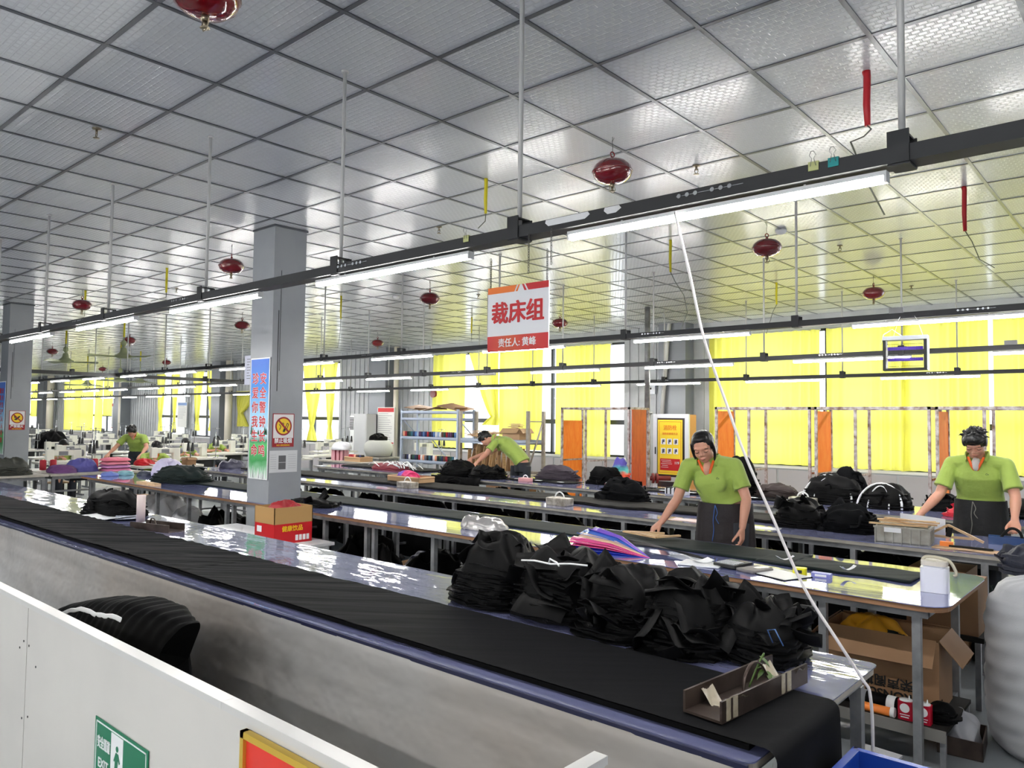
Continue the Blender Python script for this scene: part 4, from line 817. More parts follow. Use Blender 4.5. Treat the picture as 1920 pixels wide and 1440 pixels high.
# bending man behind the fourth table, pressing on the bundle, seen from his right side
ox, oy = -7.75, 9.05
J = legs(dict(pelvis=W(-7.72,9.05,.93), waist=W(-7.80,9.03,1.08), chest=W(-7.98,8.96,1.25), neck=W(-8.15,8.88,1.34), head=W(-8.27,8.80,1.335), hup=(-.72,-.25,.5), hface=(-.42,-.30,-.86), side=(.35,-.94,.0), front=(.25,.1,1),
    shL=W(-8.03,8.74,1.27), shR=W(-8.10,9.09,1.29), elL=W(-8.08,8.60,1.10), wrL=W(-8.10,8.42,.98), elR=W(-8.30,8.95,1.12), wrR=W(-8.42,8.62,1.02),
    handL=((0,-.6,-.5),(0,-.3,-.9),(-1,0,0)), handR=((0,-.6,-.4),(0,-.3,-.9),(1,0,0)), curlL=.3, curlR=.3, hemz=.05, slv=.6, vee=.05))
person((ox, oy, 0), 0, 'man in lime polo bending over the black bundle in front of the wood pattern shelves', None, J, fem=False, vox=.0075, hairst='short', detail=False)
# ---------------------------------------------------------------- along the window wall
m_rackb = mat('rack_pale_blue', (176,188,208), .45, .2); m_rackg = mat('rack_worn_grey', (148,142,132), .5, var=(170,164,156), vs=12); m_card = mat('cardboard', (150,116,84), .7, var=(138,104,74), vs=3); m_card2 = mat('cardboard_light', (190,156,118), .7)
m_wd = wood('pattern_wood', (196,160,116), (222,190,148), 6, (1,1,8)); m_orb = wood('board_orange', (246,126,26), (252,148,46), 5, (3,3,.8), .75); m_rust = mat('rusty_white_steel', (196,190,192), .5, .2, var=(120,92,78), vs=14)
def posts(t, m, x0, x1, y0, y1, z1, w=.045):
    for x in (x0, x1-w):
        for y in (y0, y1-w): MB().b2(x, x+w, y, y+w, 0, z1).build('post', m, t)
t = thing('spool_shelf', 'pale blue steel shelf with rows of coloured thread spools', 'shelf', (-12.3, 10.45, 0))
posts(t, m_rackb, 0, 1.72, 0, .5, 1.83)
for z in (1.80, 1.66, 1.27, .79): MB().b2(.045, 1.675, .0, .5, z-.055, z-.045).b2(.045, 1.675, 0, .03, z-.06, z).b2(.045, 1.675, .47, .5, z-.06, z).build('shelf_board' if z != 1.80 else 'top_rail', m_rackb, t)
q = MB()
for a, b in (((.02,.05,1.62),(.02,.45,1.30)),((.02,.05,.72),(.02,.45,.1)),((1.70,.05,1.62),(1.70,.45,1.30)),((.4,.49,1.25),(.9,.49,.85)),((.3,.49,.1),(.9,.49,.7))): MB().tube([a, b], .012, 6).build('brace', m_rackb, t)
cols = dict(navy=(36,44,88), red=(160,28,44), white=(222,222,226), black=(26,26,30), green=(28,74,64), blue=(60,104,180), purple=(92,52,92), teal=(40,90,110), peach=(226,160,130), grey=(110,110,124), brown=(96,60,50), pale=(170,190,220))
names = list(cols); mc = {k: mat('thread_'+k, v, .7, bump=(200,.2,.002), bs=(.2,.2,4)) for k, v in cols.items()}; mcone = mat('cone_core', (210,196,170), .6)
def spoolproto(k, r=.030, h=.105):
    t = thing('thread_spool', '', 'thread spool', (0,0,0)); MB().lathe([(r*.5,0),(r,.004),(r*1.02,h*.5),(r*.98,h-.006),(r*.5,h)], n=16).build('thread', mc[k], t)
    MB().lathe([(.0,-.0),(r*.55,0),(r*.55,.003),(r*.3,.003),(r*.3,h+.006),(0,h+.006)], n=12).build('core', mcone, t); return t
SP = {}
def spool(k, x, y, z, label, grp, sc=1):
    if k not in SP: SP[k] = spoolproto(k); o = SP[k]
    else: o = dup(SP[k])
    o.location = (x, y, z); o.scale = (sc,)*3; o['label'] = label; o['group'] = grp
seq1 = ['peach','red','black','green','teal','navy','blue','pale','purple','navy','blue','navy','red','black','navy','blue','white','pale','white','brown','green','red','purple','purple','black','blue']
seq2 = ['grey','black','navy','white','black','green','navy','black','red','white','peach','grey','black','teal','navy','white','peach','black','green','navy','brown','red','black','green','teal','white']
for lv, (seq, z) in enumerate(((seq1, 1.272), (seq2, .792))):
    for i, k in enumerate(seq):
        if k == 'pale' and False: continue
        spool(k, -12.3+.09+i*.0615, 10.49, z, '%s thread spool on the %s shelf row, %s from the left' % (k, 'upper' if lv == 0 else 'lower', ORD[i] if i < 24 else ('twenty-fifth' if i == 24 else 'twenty-sixth')), 'thread spools on the blue shelf')
for i, (x, w, z, r) in enumerate(((-12.1,.5,1.80,.12),(-11.55,.6,1.80,-.2),(-11.0,.7,1.80,.18))):
    q = MB(); R = Matrix.Rotation(r, 3, 'Y') @ Matrix.Rotation(.15, 3, 'X'); q.box((0,0,.075), (w,.42,.006), R=R); q.box((w*.35,-.1,.05), (.05,.35,.006), R=Matrix.Rotation(-r*4, 3, 'Y'))
    tag(q.build('cardboard_sheet', m_card, None, (x+.1, 10.7, z)), 'brown cardboard sheet lying loose on top of the spool shelf, %s of three' % ['left','middle','right'][i], 'cardboard')
t = thing('pattern_shelf', 'worn grey steel shelf holding wooden cutting patterns', 'shelf', (-10.56, 10.45, 0))
posts(t, m_rackg, 0, 1.78, 0, .5, 1.80, .055)
for z in (1.27, .68, .2): MB().b2(.055, 1.725, .0, .5, z-.06, z-.05).b2(.055, 1.725, 0, .03, z-.09, z).b2(.055, 1.725, .47, .5, z-.09, z).build('shelf_board', m_rackb if z > 1 else m_rackg, t)
MB().tube([(1.75,.04,.72),(1.75,.46,1.62)], .018, 6).build('brace', m_rackg, t); MB().tube([(1.75,.46,.2),(1.75,.04,.7)], .018, 6).build('brace', m_rackg, t); MB().b2(1.73, 1.77, .05, .45, 1.6, 1.62).build('brace', m_rackg, t)
rnd = random.Random(12)
for i in range(34):
    x = -10.4+rnd.random()*1.0; z = 1.28+.012*(i//3)+rnd.random()*.01; q = MB(); w = rnd.uniform(.2, .42)
    q.prism([(-w/2,-.02),(w*.1,-.05),(w/2,-.02),(w*.45,.01),(w*.1,-.015),(-w*.45,.02)], 0, .012)
    tag(q.build('wooden_pattern', m_wd, None, (x, 10.62+rnd.uniform(-.08, .08), z), rnd.uniform(-.6, .6)), 'thin curved wooden pattern piece in the loose heap on the top pattern shelf', 'wooden pattern', 'wooden pattern pieces heaped on the top shelf')
for i in range(24):
    x = -10.42+i*.063; q = MB(); h = rnd.uniform(.36, .50); q.box((0,0,h/2), (.009,.09,h)); o = q.build('wooden_pattern', (m_wd, m_card2, m_card)[i % 3], None, (x, 10.60, .684)); o.rotation_euler = (0, rnd.uniform(.05, .38) if i < 12 else rnd.uniform(-.3, .2), 0)
    tag(o, 'wooden pattern board leaning on the lower pattern shelf, %s from the left' % ORD[min(i,23)], 'wooden pattern', 'wooden pattern boards leaning on the lower shelf')
def carton(name, label, x, y, z, dx, dy, dz, m, flapsz=.1, rz=0, open_=True, extra=None, cat='cardboard box'):
    t = thing(name, label, cat, (x, y, z), rz); b = MB(); w = .006
    b.b2(-dx/2, dx/2, -dy/2, dy/2, 0, w); b.b2(-dx/2, dx/2, -dy/2, -dy/2+w, w, dz); b.b2(-dx/2, dx/2, dy/2-w, dy/2, w, dz); b.b2(-dx/2, -dx/2+w, -dy/2+w, dy/2-w, w, dz); b.b2(dx/2-w, dx/2, -dy/2+w, dy/2-w, w, dz); b.build('walls', m, t)
    if open_:
        for s_, ax in ((-1,0),(1,0),(-1,1),(1,1)):
            f = MB()
            if ax == 0: f.box((s_*(dx/2+flapsz*.32), 0, dz-flapsz*.3), (flapsz*.95, dy*.96, .004), R=Matrix.Rotation(s_*.85, 3, 'Y'))
            else: f.box((0, s_*(dy/2+flapsz*.32), dz-flapsz*.3), (dx*.96, flapsz*.95, .004), R=Matrix.Rotation(-s_*.85, 3, 'X'))
            f.build('flap', m, t)
    else: MB().b2(-dx/2, dx/2, -dy/2, dy/2, dz, dz+.004).build('lid', m, t)
    return t
carton('cardboard_box', 'cardboard box with open flaps at the right of the top pattern shelf', -9.25, 10.68, 1.272, .42, .34, .20, m_card2, .12)
for i in range(8):
    q = MB(); w = rnd.uniform(.2, .32); q.prism([(-w/2,-.02),(w/2,-.03),(w/2,.02),(-w/2,.03)], 0, .010); o = q.build('wooden_pattern', m_wd, None, (-9.25+rnd.uniform(-.06, .06), 10.66, 1.475+i*.012), rnd.uniform(-.5, .5)); tag(o, 'thin wooden pattern piece on the open cardboard box, %s from the bottom' % ORD[i], 'wooden pattern', 'wooden pattern pieces on the cardboard box')
carton('cardboard_box', 'closed cardboard box leaning inside the lower pattern shelf', -10.25, 10.82, .684, .36, .16, .46, m_card, .1, open_=False)
carton('cardboard_box', 'brown cardboard box on the bottom pattern shelf', -9.4, 10.7, .204, .9, .4, .34, m_card, .1, open_=False)
# bare steel frames with orange boards
def bareframe(x0, x1, label, board='side', y0=9.9, y1=10.5):
    t = thing('display_rack', label, 'rack', (x0, y0, 0), group='bare steel frames with orange boards'); L = x1-x0; D = y1-y0; w = .032
    for x in (0, L*.36, L-w):
        for y in (0, D-w): MB().b2(x, x+w, y, y+w, 0, 1.82).build('post', m_rust, t)
    q = MB()
    for y in (0, D-w): q.b2(0, L, y, y+w, 1.82, 1.855)
    for x in (0, L-w): q.b2(x, x+w, 0, D, 1.82, 1.855)
    q.build('top_rail', m_rust, t)
    for x in (0, L*.36, L-w): MB().b2(x+.004, x+w-.004, w-.002, D-w+.002, .98, 1.005).build('cross_rail', m_rust, t)
    MB().b2(.006, .020, w+.002, D-w-.002, .2, 1.80 if board == 'side' else 1.64).build('orange_board', m_orb, t)
    return t
bareframe(-7.62, -6.30, 'bare steel frame with a short orange board, left of the grey pipe', 'short')
bareframe(-4.89, -3.56, 'bare steel frame with orange board directly behind the woman'); bareframe(-3.51, -2.17, 'bare steel frame with orange board behind the piped black bundles'); bareframe(-2.12, -.80, 'bare steel frame with orange board behind the man at right')
tag(MB().b2(-6.27,-6.255,9.92,10.32,.2,1.82).build('orange_board', wood('board_dark_orange', (176,60,16), (196,78,26), 5, (3,3,.8), .4)), 'dark orange upright board beside the grey vertical pipe', 'board')
# hydrant cabinet
t = thing('hydrant_cabinet', 'white framed fire hydrant cabinet with yellow instruction poster', 'cabinet', (-6.48, 11.5, 0))
m_alu = mat('aluminium_white', (214,218,226), .35, .3); m_cabw = mat('cabinet_side_tan', (208,150,90), .5); m_cglass = mat('cabinet_glass_dark', (70,62,66), .08, spec=.8)
MB().b2(-.33, .33, .02, .26, .30, 1.76).build('body', m_cabw, t)
q = MB()
for a in ((-.34,-.265,.29,1.77),(.265,.34,.29,1.77),(-.275,.275,1.70,1.77),(-.275,.275,.62,.70),(-.275,.275,.29,.36)): q.b2(a[0], a[1], -.02, .02, a[2], a[3])
q.build('frame', m_alu, t); MB().b2(-.27, .27, .0, .015, .36, 1.70).build('glass_door', m_cglass, t); q = MB(); q.b2(-.30,-.285,-.035,-.02,1.08,1.20); q.build('handle', m_tray, t); MB().b2(-.34,-.29,.02,.24,0,.30).build('foot', m_tray, t); MB().b2(.29,.34,.02,.24,0,.30).build('foot', m_tray, t)
t = thing('instruction_poster', 'yellow fire hydrant instruction poster with red lower panel on the cabinet door', 'poster', (-6.49, 11.478, .74)); Y = lambda a, b, c: (a, c, b)
MB().b2(-.235, .235, -.002, 0, 0, .93).build('paper', mat('poster_yellow', (246,216,50), .5), t); MB().b2(-.19, .19, -.004, -.002, .07, .27).build('red_panel', m_rl, t)
q = MB(); 
for a in ((-.21,.21,.895,.90),(-.21,.21,.03,.035),(-.21,-.205,.03,.9),(.205,.21,.03,.9)): q.b2(a[0], a[1], -.0035, -.002, a[2], a[3])
q.build('border_line', m_rl, t)
text('消防栓', .095, m_or, t, Vector((0, -.0035, .79)), FACE_Y, .001, .9); text('消防栓使用方法', .045, m_or, t, Vector((0, -.0035, .69)), FACE_Y, .0005, .95); text('119', .060, m_wp, t, Vector((.13, -.005, .20)), FACE_Y, .0015)
rr = random.Random(2)
for r_ in range(2):
    for c_ in range(3):
        x = -.13+c_*.12; z = .56-r_*.16; q = MB(); q2 = MB(); q.b2(x-.045, x+.045, -.0035, -.002, z-.05, z+.05); q2.b2(x-.02, x-.002, -.0045, -.0035, z-.04, z+.02); q2.b2(x+.0, x+.025, -.0045, -.0035, z-.03+.02*rr.random(), z+.035); q2.b2(x-.018, x-.006, -.0045, -.0035, z+.018, z+.036); q.build('picture_field', m_wp, t); q2.build('picture', mat('picture_navy', (50,50,90), .5), t)
q = MB()
for k in range(5): q.b2(-.17+.02*(k % 2), .02-.02*k+.03*(k % 3), -.0045, -.004, .24-k*.03, .246-k*.03)
q.build('text_lines', m_wp, t)
q = MB(); q.cyl((0,0,0),(0,0,1.76),.058,n=20); q.cyl((0,0,1.76),(0,0,1.80),.085,n=20); q.cyl((0,0,1.8),(0,0,H),.045,n=16); q.build('x', m_leg); o = bpy.data.objects['x']; o.name = 'vertical_pipe'; o.location = (-6.62, 10.95, 0); tag(o, 'thick grey vertical pipe between orange board and hydrant cabinet', 'pipe')
q = MB(); q.cyl((0,0,0),(.30,.25,0),.04,n=14); q.cyl((.06,.05,0),(.09,.075,0),.085,n=16); q.cyl((.11,.09,0),(.14,.115,0),.085,n=16); q.build('hydrant_elbow', mat('pipe_red', (120,24,26), .4), o, (0, 0, .70))
for i, (x, r, l) in enumerate(((-15.62,.07,'cream vertical pipe beside the red headed notice near the spool shelf'),(-24.45,.12,'cream vertical pipe behind the pillar banner'),(-33.34,.14,'cream vertical pipe beside the far red headed notice'),(-42.0,.16,'cream vertical pipe at far left'))):
    tag(MB().cyl((0,0,0),(0,0,H),r,n=18).build('vertical_pipe', mat('pipe_cream', (214,208,192), .4), None, (x, 13.1, 0)), l, 'pipe', 'cream vertical wall pipes')
tag(MB().tube([(0,.0,0),(.12,.0,1.5),(.16,.0,1.79)], .04, 12).build('vertical_pipe', m_pole, None, (-7.52, 12.985, 1.75)), 'slanting pale pipe above the hydrant cabinet', 'pipe')
for x, z, w, l in ((-7.95,2.30,.16,'small white switch box on the wall, left of two'),(-7.73,2.33,.12,'small white switch box on the wall, right of two')):
    t = tag(MB().b2(-w/2, w/2, -.06, 0, -.11, .11).build('switch_box', m_alu, None, (x, 13.37, z)), l, 'switch box'); MB().b2(-w/4, 0, -.066, -.06, -.02, .02).build('switch', m_black, t)
# standing air conditioner
t = thing('air_conditioner', 'tall grey standing air conditioner by the window wall', 'air conditioner', (-16.55, 12.75, 0)); q = MB(); rbox(q, (0,0,.89), (.72,.36,1.72), .04); q.build('body', mat('ac_grey', (186,188,190), .35), t); MB().b2(-.36,.36,-.2,.18,0,.03).build('base', m_gry, t)
MB().b2(-.34, -.14, -.19, -.18, .1, 1.7).build('front_panel', mat('ac_white', (226,228,228), .3), t); q = MB()
for k in range(9): q.b2(-.32, -.16, -.2, -.19, 1.32+k*.038, 1.34+k*.038)
q.build('air_slot', m_black, t)
def wallposter(x, y, z, w, h, label, hd=m_rl, lines=13, foot=True):
    t = thing('wall_notice', label, 'notice', (x, y, z)); MB().b2(-w/2, w/2, -.012, 0, 0, h).build('paper', mat('notice_white', (222,222,218), .5), t)
    MB().b2(-w/2+.02, w/2-.02, -.014, -.012, h*.87, h-.02).build('header', hd, t)
    if foot: MB().b2(-w/2+.02, w/2-.02, -.014, -.012, .02, h*.05).build('footer', hd, t)
    q = MB(); rr = random.Random(int(-x*7))
    for k in range(lines): q.b2(-w/2+.05, w/2-.05-rr.random()*w*.35, -.0135, -.012, h*(.82-.058*k), h*(.82-.058*k)+h*.012)
    q.build('text_lines', m_gr, t); return t
wallposter(-15.87, 12.985, .95, .70, .98, 'white wall notice with red header on the steel column by the spool shelf'); wallposter(-34.5, 13.3, 1.05, .75, 1.1, 'far white wall notice with red header beside the big yellow curtain'); wallposter(-28.27, 13.3, 1.2, .75, .95, 'far pale notice with blue stripes between the tied curtains', mat('header_blue', (120,150,200), .5), 9, False)
t = tag(MB().cyl((0,0,0),(0,-.07,0),.10,n=20).build('alarm_bell', mat('bell_red', (120,20,34), .3), None, (-15.0+.6, 13.36, 2.28)), 'round red alarm bell on the wall over the spool shelf', 'alarm bell')
# insect zapper
t = thing('insect_zapper', 'hanging insect zapper with two violet tubes on the right', 'insect zapper', (-1.545, 6.30, 2.055), .12)
q = MB(); q.b2(-.15,-.128,-.05,.05,0,.25); q.b2(.128,.15,-.05,.05,0,.25); q.b2(-.13,.13,-.045,.045,0,.018); q.build('side_frame', m_black, t); MB().b2(-.15,.155,-.055,.055,.232,.262).b2(.15,.156,-.05,.05,0,.24).build('housing', m_alu, t)
for z in (.17, .085): MB().cyl((-.12,0,z),(.12,0,z),.013,n=14).build('violet_tube', mat('violet_tube', (120,96,190), .3, emit=((110,80,220), .12)), t)
q = MB()
for k in range(26): q.cyl((-.12+k*.0095,-.035,.03),(-.12+k*.0095,-.035,.20),.0007,n=4)
for z in (.03,.115,.20): q.cyl((-.12,-.035,z),(.12,-.035,z),.0016,n=5)
q.build('wire_grid', m_wire, t); q = MB(); q.tube([(-.08,0,.262),(-.05,.03,.39),(-.04,.055,.42)], .0015, 5); q.tube([(.12,0,.262),(.08,.01,.39),(.06,.05,.42)], .0015, 5); q.tube([(-.02,0,.262),(-.09,0,.32),(-.15,0,.28),(-.17,0,.2)], .003, 5); q.build('hanging_wire', m_wp, t)
for x, y, z, l in ((-1.62, 6.365, 2.525,'grey plug box on the second tray above the insect zapper'),(-1.15,8.36,2.415,'grey plug box on the third tray')):
    tag(MB().b2(-.05,.05,-.02,.02,-.018,.024).build('plug_box', mat('plug_grey', (150,150,150), .5), None, (x, y, z)), l, 'plug box')
q = MB(); P_ = [(-1.34,2.40,2.40),(-1.29,2.42,2.17),(-1.25,2.45,1.94),(-1.18,2.48,1.71),(-1.12,2.5,1.53),(-1.04,2.52,1.34),(-.94,2.54,1.11),(-.84,2.56,.95),(-.775,2.60,.83),(-.755,2.61,.78),(-.752,2.62,.60),(-.76,2.6,.30),(-.75,2.62,.02)]
q.tube(smoothpts(P_, 5), .0052, 8); tag(q.build('power_cable', mat('cable_white', (226,222,222), .45)), 'white cable hanging diagonally from the nearest lamp down to the front table end', 'cable')
# ---------------------------------------------------------------- foreground partition, signs on it
m_part = mat('partition_white', (212,210,205), .4, var=(204,202,198), vs=2); m_capm = mat('partition_cap', (206,206,204), .3)
t = thing('low_partition', 'white waist-high panel partition running along the bottom left', 'partition', (-2.6, .905, 0))
for i, (a, b) in enumerate(((-2.9,-.4),(-.395,2.0))): MB().b2(a, b, -.012, .012, 0, .985).build('panel', m_part, t)
q = MB()
for a, b in ((-2.9,-.45),(-.45,.28),(.28,.95),(.95,2.0)): q.b2(a+.001, b, -.018, .018, .983, 1.0)
q.build('cap_rail', m_capm, t)
q = MB()
for x, z in ((-.43,.86),(-.375,.855),(-.47,.83),(-.30,.80),(-.36,.62),(-.42,.6)): q.cyl((x,-.012,z),(x,-.0135,z),.004,n=8)
q.build('screw', m_tray, t)
t = thing('low_partition', 'short white panel end standing out at the bottom centre', 'partition', (-.86, .72, 0)); MB().b2(-.012,.012,-.53,.53,0,.985).build('panel', m_part, t); MB().b2(-.016,.016,-.535,.535,.983,1.0).build('cap_rail', m_capm, t)
Y = lambda a, b, c: (a, c, b); m_exg = mat('exit_green', (8,120,84), .35)
t = thing('exit_sign', 'green safety exit sign with running figure on the low partition', 'sign', (-2.195, .891, .565))
MB().b2(-.175,.175,-.002,0,0,.215).build('plate', m_exg, t)
q = MB()
for a in ((-.166,.166,.203,.207),(-.166,.166,.008,.012),(-.166,-.162,.008,.207),(.162,.166,.008,.207)): q.b2(a[0], a[1], -.003, -.002, a[2], a[3])
q.build('border_line', m_wp, t)
MB().b2(-.058,.022,-.003,-.002,.0,.200).build('white_field', m_wp, t)
text('安全通道', .036, m_wp, t, Vector((-.108,-.003,.150)), FACE_Y, .0012, .62); text('EXIT', .036, m_wp, t, Vector((-.108,-.003,.095)), FACE_Y, .0010, .95)
q = MB(); q.prism([(.008*math.cos(a)-.015,.165+.008*math.sin(a)) for a in [2*PI*k/14 for k in range(14)]], -.004, -.003, Y); q.prism([(-.036,.13),(-.022,.155),(-.006,.153),(.006,.132),(.001,.128),(-.008,.14),(-.010,.112),(.004,.09),(.0,.06),(-.008,.06),(-.006,.086),(-.020,.10),(-.030,.07),(-.045,.068),(-.045,.076),(-.036,.078),(-.028,.108),(-.026,.138),(-.031,.128)], -.004, -.003, Y); q.build('running_figure', m_exg, t)
t = thing('framed_sign', 'gold framed red sign board at the bottom edge of the photo', 'sign', (-1.27, .889, .42)); m_gold = mat('gold_frame', (214,180,70), .35, .3)
q = MB(); w = .27; h = .55
for a in ((-w,w,h-.014,h),(-w,w,0,.014),(-w,-w+.014,0,h),(w-.014,w,0,h)): q.b2(a[0], a[1], -.016, 0, a[2], a[3])
q.build('frame', m_gold, t); MB().b2(-w+.014,w-.014,-.008,-.001,.014,h-.014).build('red_panel', mat('sign_red', (226,58,46), .35), t)
MB().prism([(-w+.014,h-.10),(-w+.05,h-.17),(-w+.10,h-.22),(-w+.16,h-.25),(-w+.10,h-.25),(-w+.014,h-.17)], -.0095, -.008, Y).build('orange_ribbon', m_or, t); MB().prism([(-w+.014,h-.19),(-w+.07,h-.26),(-w+.11,h-.28),(-w+.014,h-.28)], -.0095, -.008, Y).build('dark_ribbon', m_dr, t)
text('裁床车间', .085, m_wp, t, Vector((.02,-.0095,h-.125)), FACE_Y, .0015)
BH = [(-4.35,.55),(-4.1,.71),(-3.75,.80),(-3.34,.865),(-3.1,.87),(-2.88,.845)]
def balef(u, v):
    x = -4.35+1.47*u; h = .5
    for (x0, h0), (x1, h1) in zip(BH, BH[1:]):
        if x0 <= x <= x1+1e-6: h = h0+(h1-h0)*(x-x0)/(x1-x0)
    a = PI*v; c, s_ = math.cos(a), math.sin(a); y = -.17*(abs(c)**.55)*(1 if c > 0 else -1)*(1-.55*max(0, (u-.8)/.2)); z = h*s_**.38
    z += (.010*frac((x*9, 1, 0))+.006*math.sin(x*95))*(z > .6)*(abs(c) < .8)
    x -= .17*max(0, (u-.7)/.3)*min(1, max(0, (h-z)/.16))
    return (x+3.76, y+.02*frac((x*2.5, z*3, 1)), max(.001, z))
mb = MB(); mb.grid(balef, 110, 40); n0 = len(mb.v); mb.add([balef(1, k/40) for k in range(41)], [tuple(range(41))]); mb.add([balef(0, k/40) for k in range(41)], [tuple(range(40, -1, -1))])
o = mb.build('cloth_bale', m_jet, None, (-3.76, 1.42, 0)); tag(o, 'black cloth bale with white tape between the partition and the front table', 'fabric bundle')
for us, v_ in (([.25+.04*k for k in range(14)], .33), ([.90, .93, .955, .975], .09)):
    MB().tube([Vector(balef(u_, v_+.02*math.sin(u_*5)))+Vector((0,-.002,.004)) for u_ in us], (.010,.003), 8, side=(0,.3,1)).build('tape_band', m_wp, o)
# ---------------------------------------------------------------- things on the front table
m_chan = mat('channel_steel_brown', (84,72,66), .4, .6, var=(60,50,46), vs=10); m_tape = mat('clear_tape_bits', (170,160,140), .2, spec=.9, bump=(40,.6,.01))
def channel(x, y, z, L, w, h, rz, label, handle=True, tape=True):
    t = thing('steel_weight', label, 'steel weight', (x, y, z), rz); b = MB(); e = .007
    b.b2(-w/2, w/2, -L/2, L/2, 0, e); b.b2(-w/2, -w/2+e, -L/2, L/2, e, h); b.b2(w/2-e, w/2, -L/2, L/2, e, h); b.build('channel', m_chan, t)
    if handle: MB().tube(smoothpts([(-w*.1,-.01,e),(-w*.1,.0,h*.9),(-w*.05,.03,h*1.5),(.0,.07,h*1.35),(w*.1,.10,h*.5)], 4), [(.006,.003)]*17, 8).build('handle', m_chan, t)
    if tape:
        for k, yy in enumerate((-L*.40,-L*.28,L*.22,L*.40)):
            MB().grid(lambda u, v: (-w/2-.002+(w+.006)*u if k % 2 else w/2+.001+.002*math.sin(v*9), yy+.06*(v-.5), (h*.9+.006*math.sin(u*12+v*7)-.05*math.sin(PI*u)*(k % 2)) if k % 2 else .004+h*u), 10, 6).build('tape_wrap', m_tape, t)
    return t
channel(-.985, 2.215, .8265, .50, .125, .060, -.10, 'U-shaped steel weight with clear tape and green twig, near right end of the front table')
q = MB(); q.tube(smoothpts([(-.01,.02,.01),(.0,.05,.06),(.01,.08,.10),(.0,.10,.085)], 4), .003, 6)
for k in range(7): a = k*1.1; c = Vector((.005*k-.01,.09+.01*math.cos(a),.085-.008*k)); d = Vector((math.cos(a),math.sin(a),-.3)); q.grid(lambda u, v: c+d*.035*u+Vector((-d.y,d.x,0))*(v-.5)*.018*math.sin(PI*min(1,u+.1))+Vector((0,0,-.02*u*u)), 5, 3)
tag(q.build('green_twig', mat('leaf_green', (70,96,40), .5), None, (-.985, 2.22, .835)), 'small green leafy twig lying in the taped steel weight', 'twig')
channel(-5.70, 2.52, .8, .42, .14, .055, PI/2+.25, 'plain brown steel weight with loop handle on the front table left of the pillar', tape=False)
t = thing('cardboard_tube', 'upright pale cardboard tube on the front table', 'tube', (-6.18, 2.60, .8)); MB().lathe([(.024,0),(.033,0),(.033,.215),(.024,.215),(.024,0)], n=24).build('tube', mat('tube_pale_pink', (206,190,188), .6), t)
def sheet(x, y, z, w, l, rz, label, m=None, curl=.0, name='paper_sheet', cat='paper', th=.0015):
    o = MB().grid(lambda u, v: ((u-.5)*w, (v-.5)*l, th+.001+curl*(abs(u-.5)*2)**2+.003*noise.noise(Vector((u*3+x, v*3, 0)))), 10, 10, thick=th).build(name, m or m_wp, None, (x, y, z), rz); return tag(o, label, cat)
sheet(-6.62, 2.52, .800, .40, .26, .3, 'crumpled white paper beside the cardboard tube', curl=.02); sheet(-6.45, 2.62, .806, .28, .20, -.4, 'grey paper under the cardboard tube', mat('paper_bluegrey', (170,176,190), .5), .01); sheet(-5.95,2.62,.8,.25,.2,.5,'small white paper right of the cardboard tube', curl=.015)
# ---------------------------------------------------------------- things on the second table
def basket(x, y, z, rz, label, m, w=.27, d=.13, h=.075, hc=None, cat='weight bag', name='handled_weight', stripe=None):
    t = thing(name, label, cat, (x, y, z), rz); q = MB(); rbox(q, (0,0,h/2), (w,d,h), .02); q.ell((0,0,h*.7), (w*.47,d*.46,h*.45)); o = q.build('wrapped_body', m, t); rem(o, .008, 2)
    MB().tube(smoothpts([(-w*.22,0,h*.95),(-w*.16,0,h*1.45),(0,0,h*1.75),(w*.16,0,h*1.45),(w*.22,0,h*.95)], 4), [(.008,.004)]*17, 8).build('handle', hc or m_wp, t)
    if stripe:
        q = MB()
        for k in range(5): q.b2(-w*.4+k*w*.19, -w*.4+k*w*.19+.016, -d/2-.004, d/2+.004, .01, h+.012)
        q.build('tape_strip', stripe, t)
    return t
m_wrap = mat('wrapped_mottled', (190,184,170), .35, spec=.6, bump=(25,.6,.01), var=(130,122,108), vs=16)
basket(-4.64, 6.02, .8, .0, 'mottled grey taped weight with white handle on the third table left of the woman', m_wrap); basket(-7.05, 6.12, .8, .0, 'mottled taped weight with cream handle on the third table near the pillar', m_wrap, .28)
basket(-5.2, 7.88, .8, 0, 'dark red striped weight with white tape on the fourth table', mat('wrapped_maroon', (110,24,44), .4), .27, stripe=m_wp); basket(-4.35, 7.86, .8, 0, 'white weight with black stripes and white handle on the fourth table', mat('wrapped_white', (216,216,218), .4), .27, stripe=m_bk); basket(-2.93, 7.92, .8, 0, 'pale taped weight with white handle on the fourth table right of the woman', m_wrap, .27)
basket(-6.72, 7.95, .8, 0, 'small pinkish weight beside the bending man', mat('wrapped_pink', (206,150,150), .4), .2, .1, .05)
q = MB(); heapfn(0,0,0,.36,.20,.085,7.7,.8,n=48,m=16,mb=q,sq=4); heapfn(-.13,0,0,.15,.17,.09,2.7,.8,n=32,m=12,mb=q,sq=3); tag(q.build('foil_packet', mat('foil_grey_glossy', (186,184,182), .14, .5, bump=(14,.5,.02)), None, (-4.02,4.28,.8), .1), 'wrinkled silvery plastic wrapped packet on the second table', 'packet')
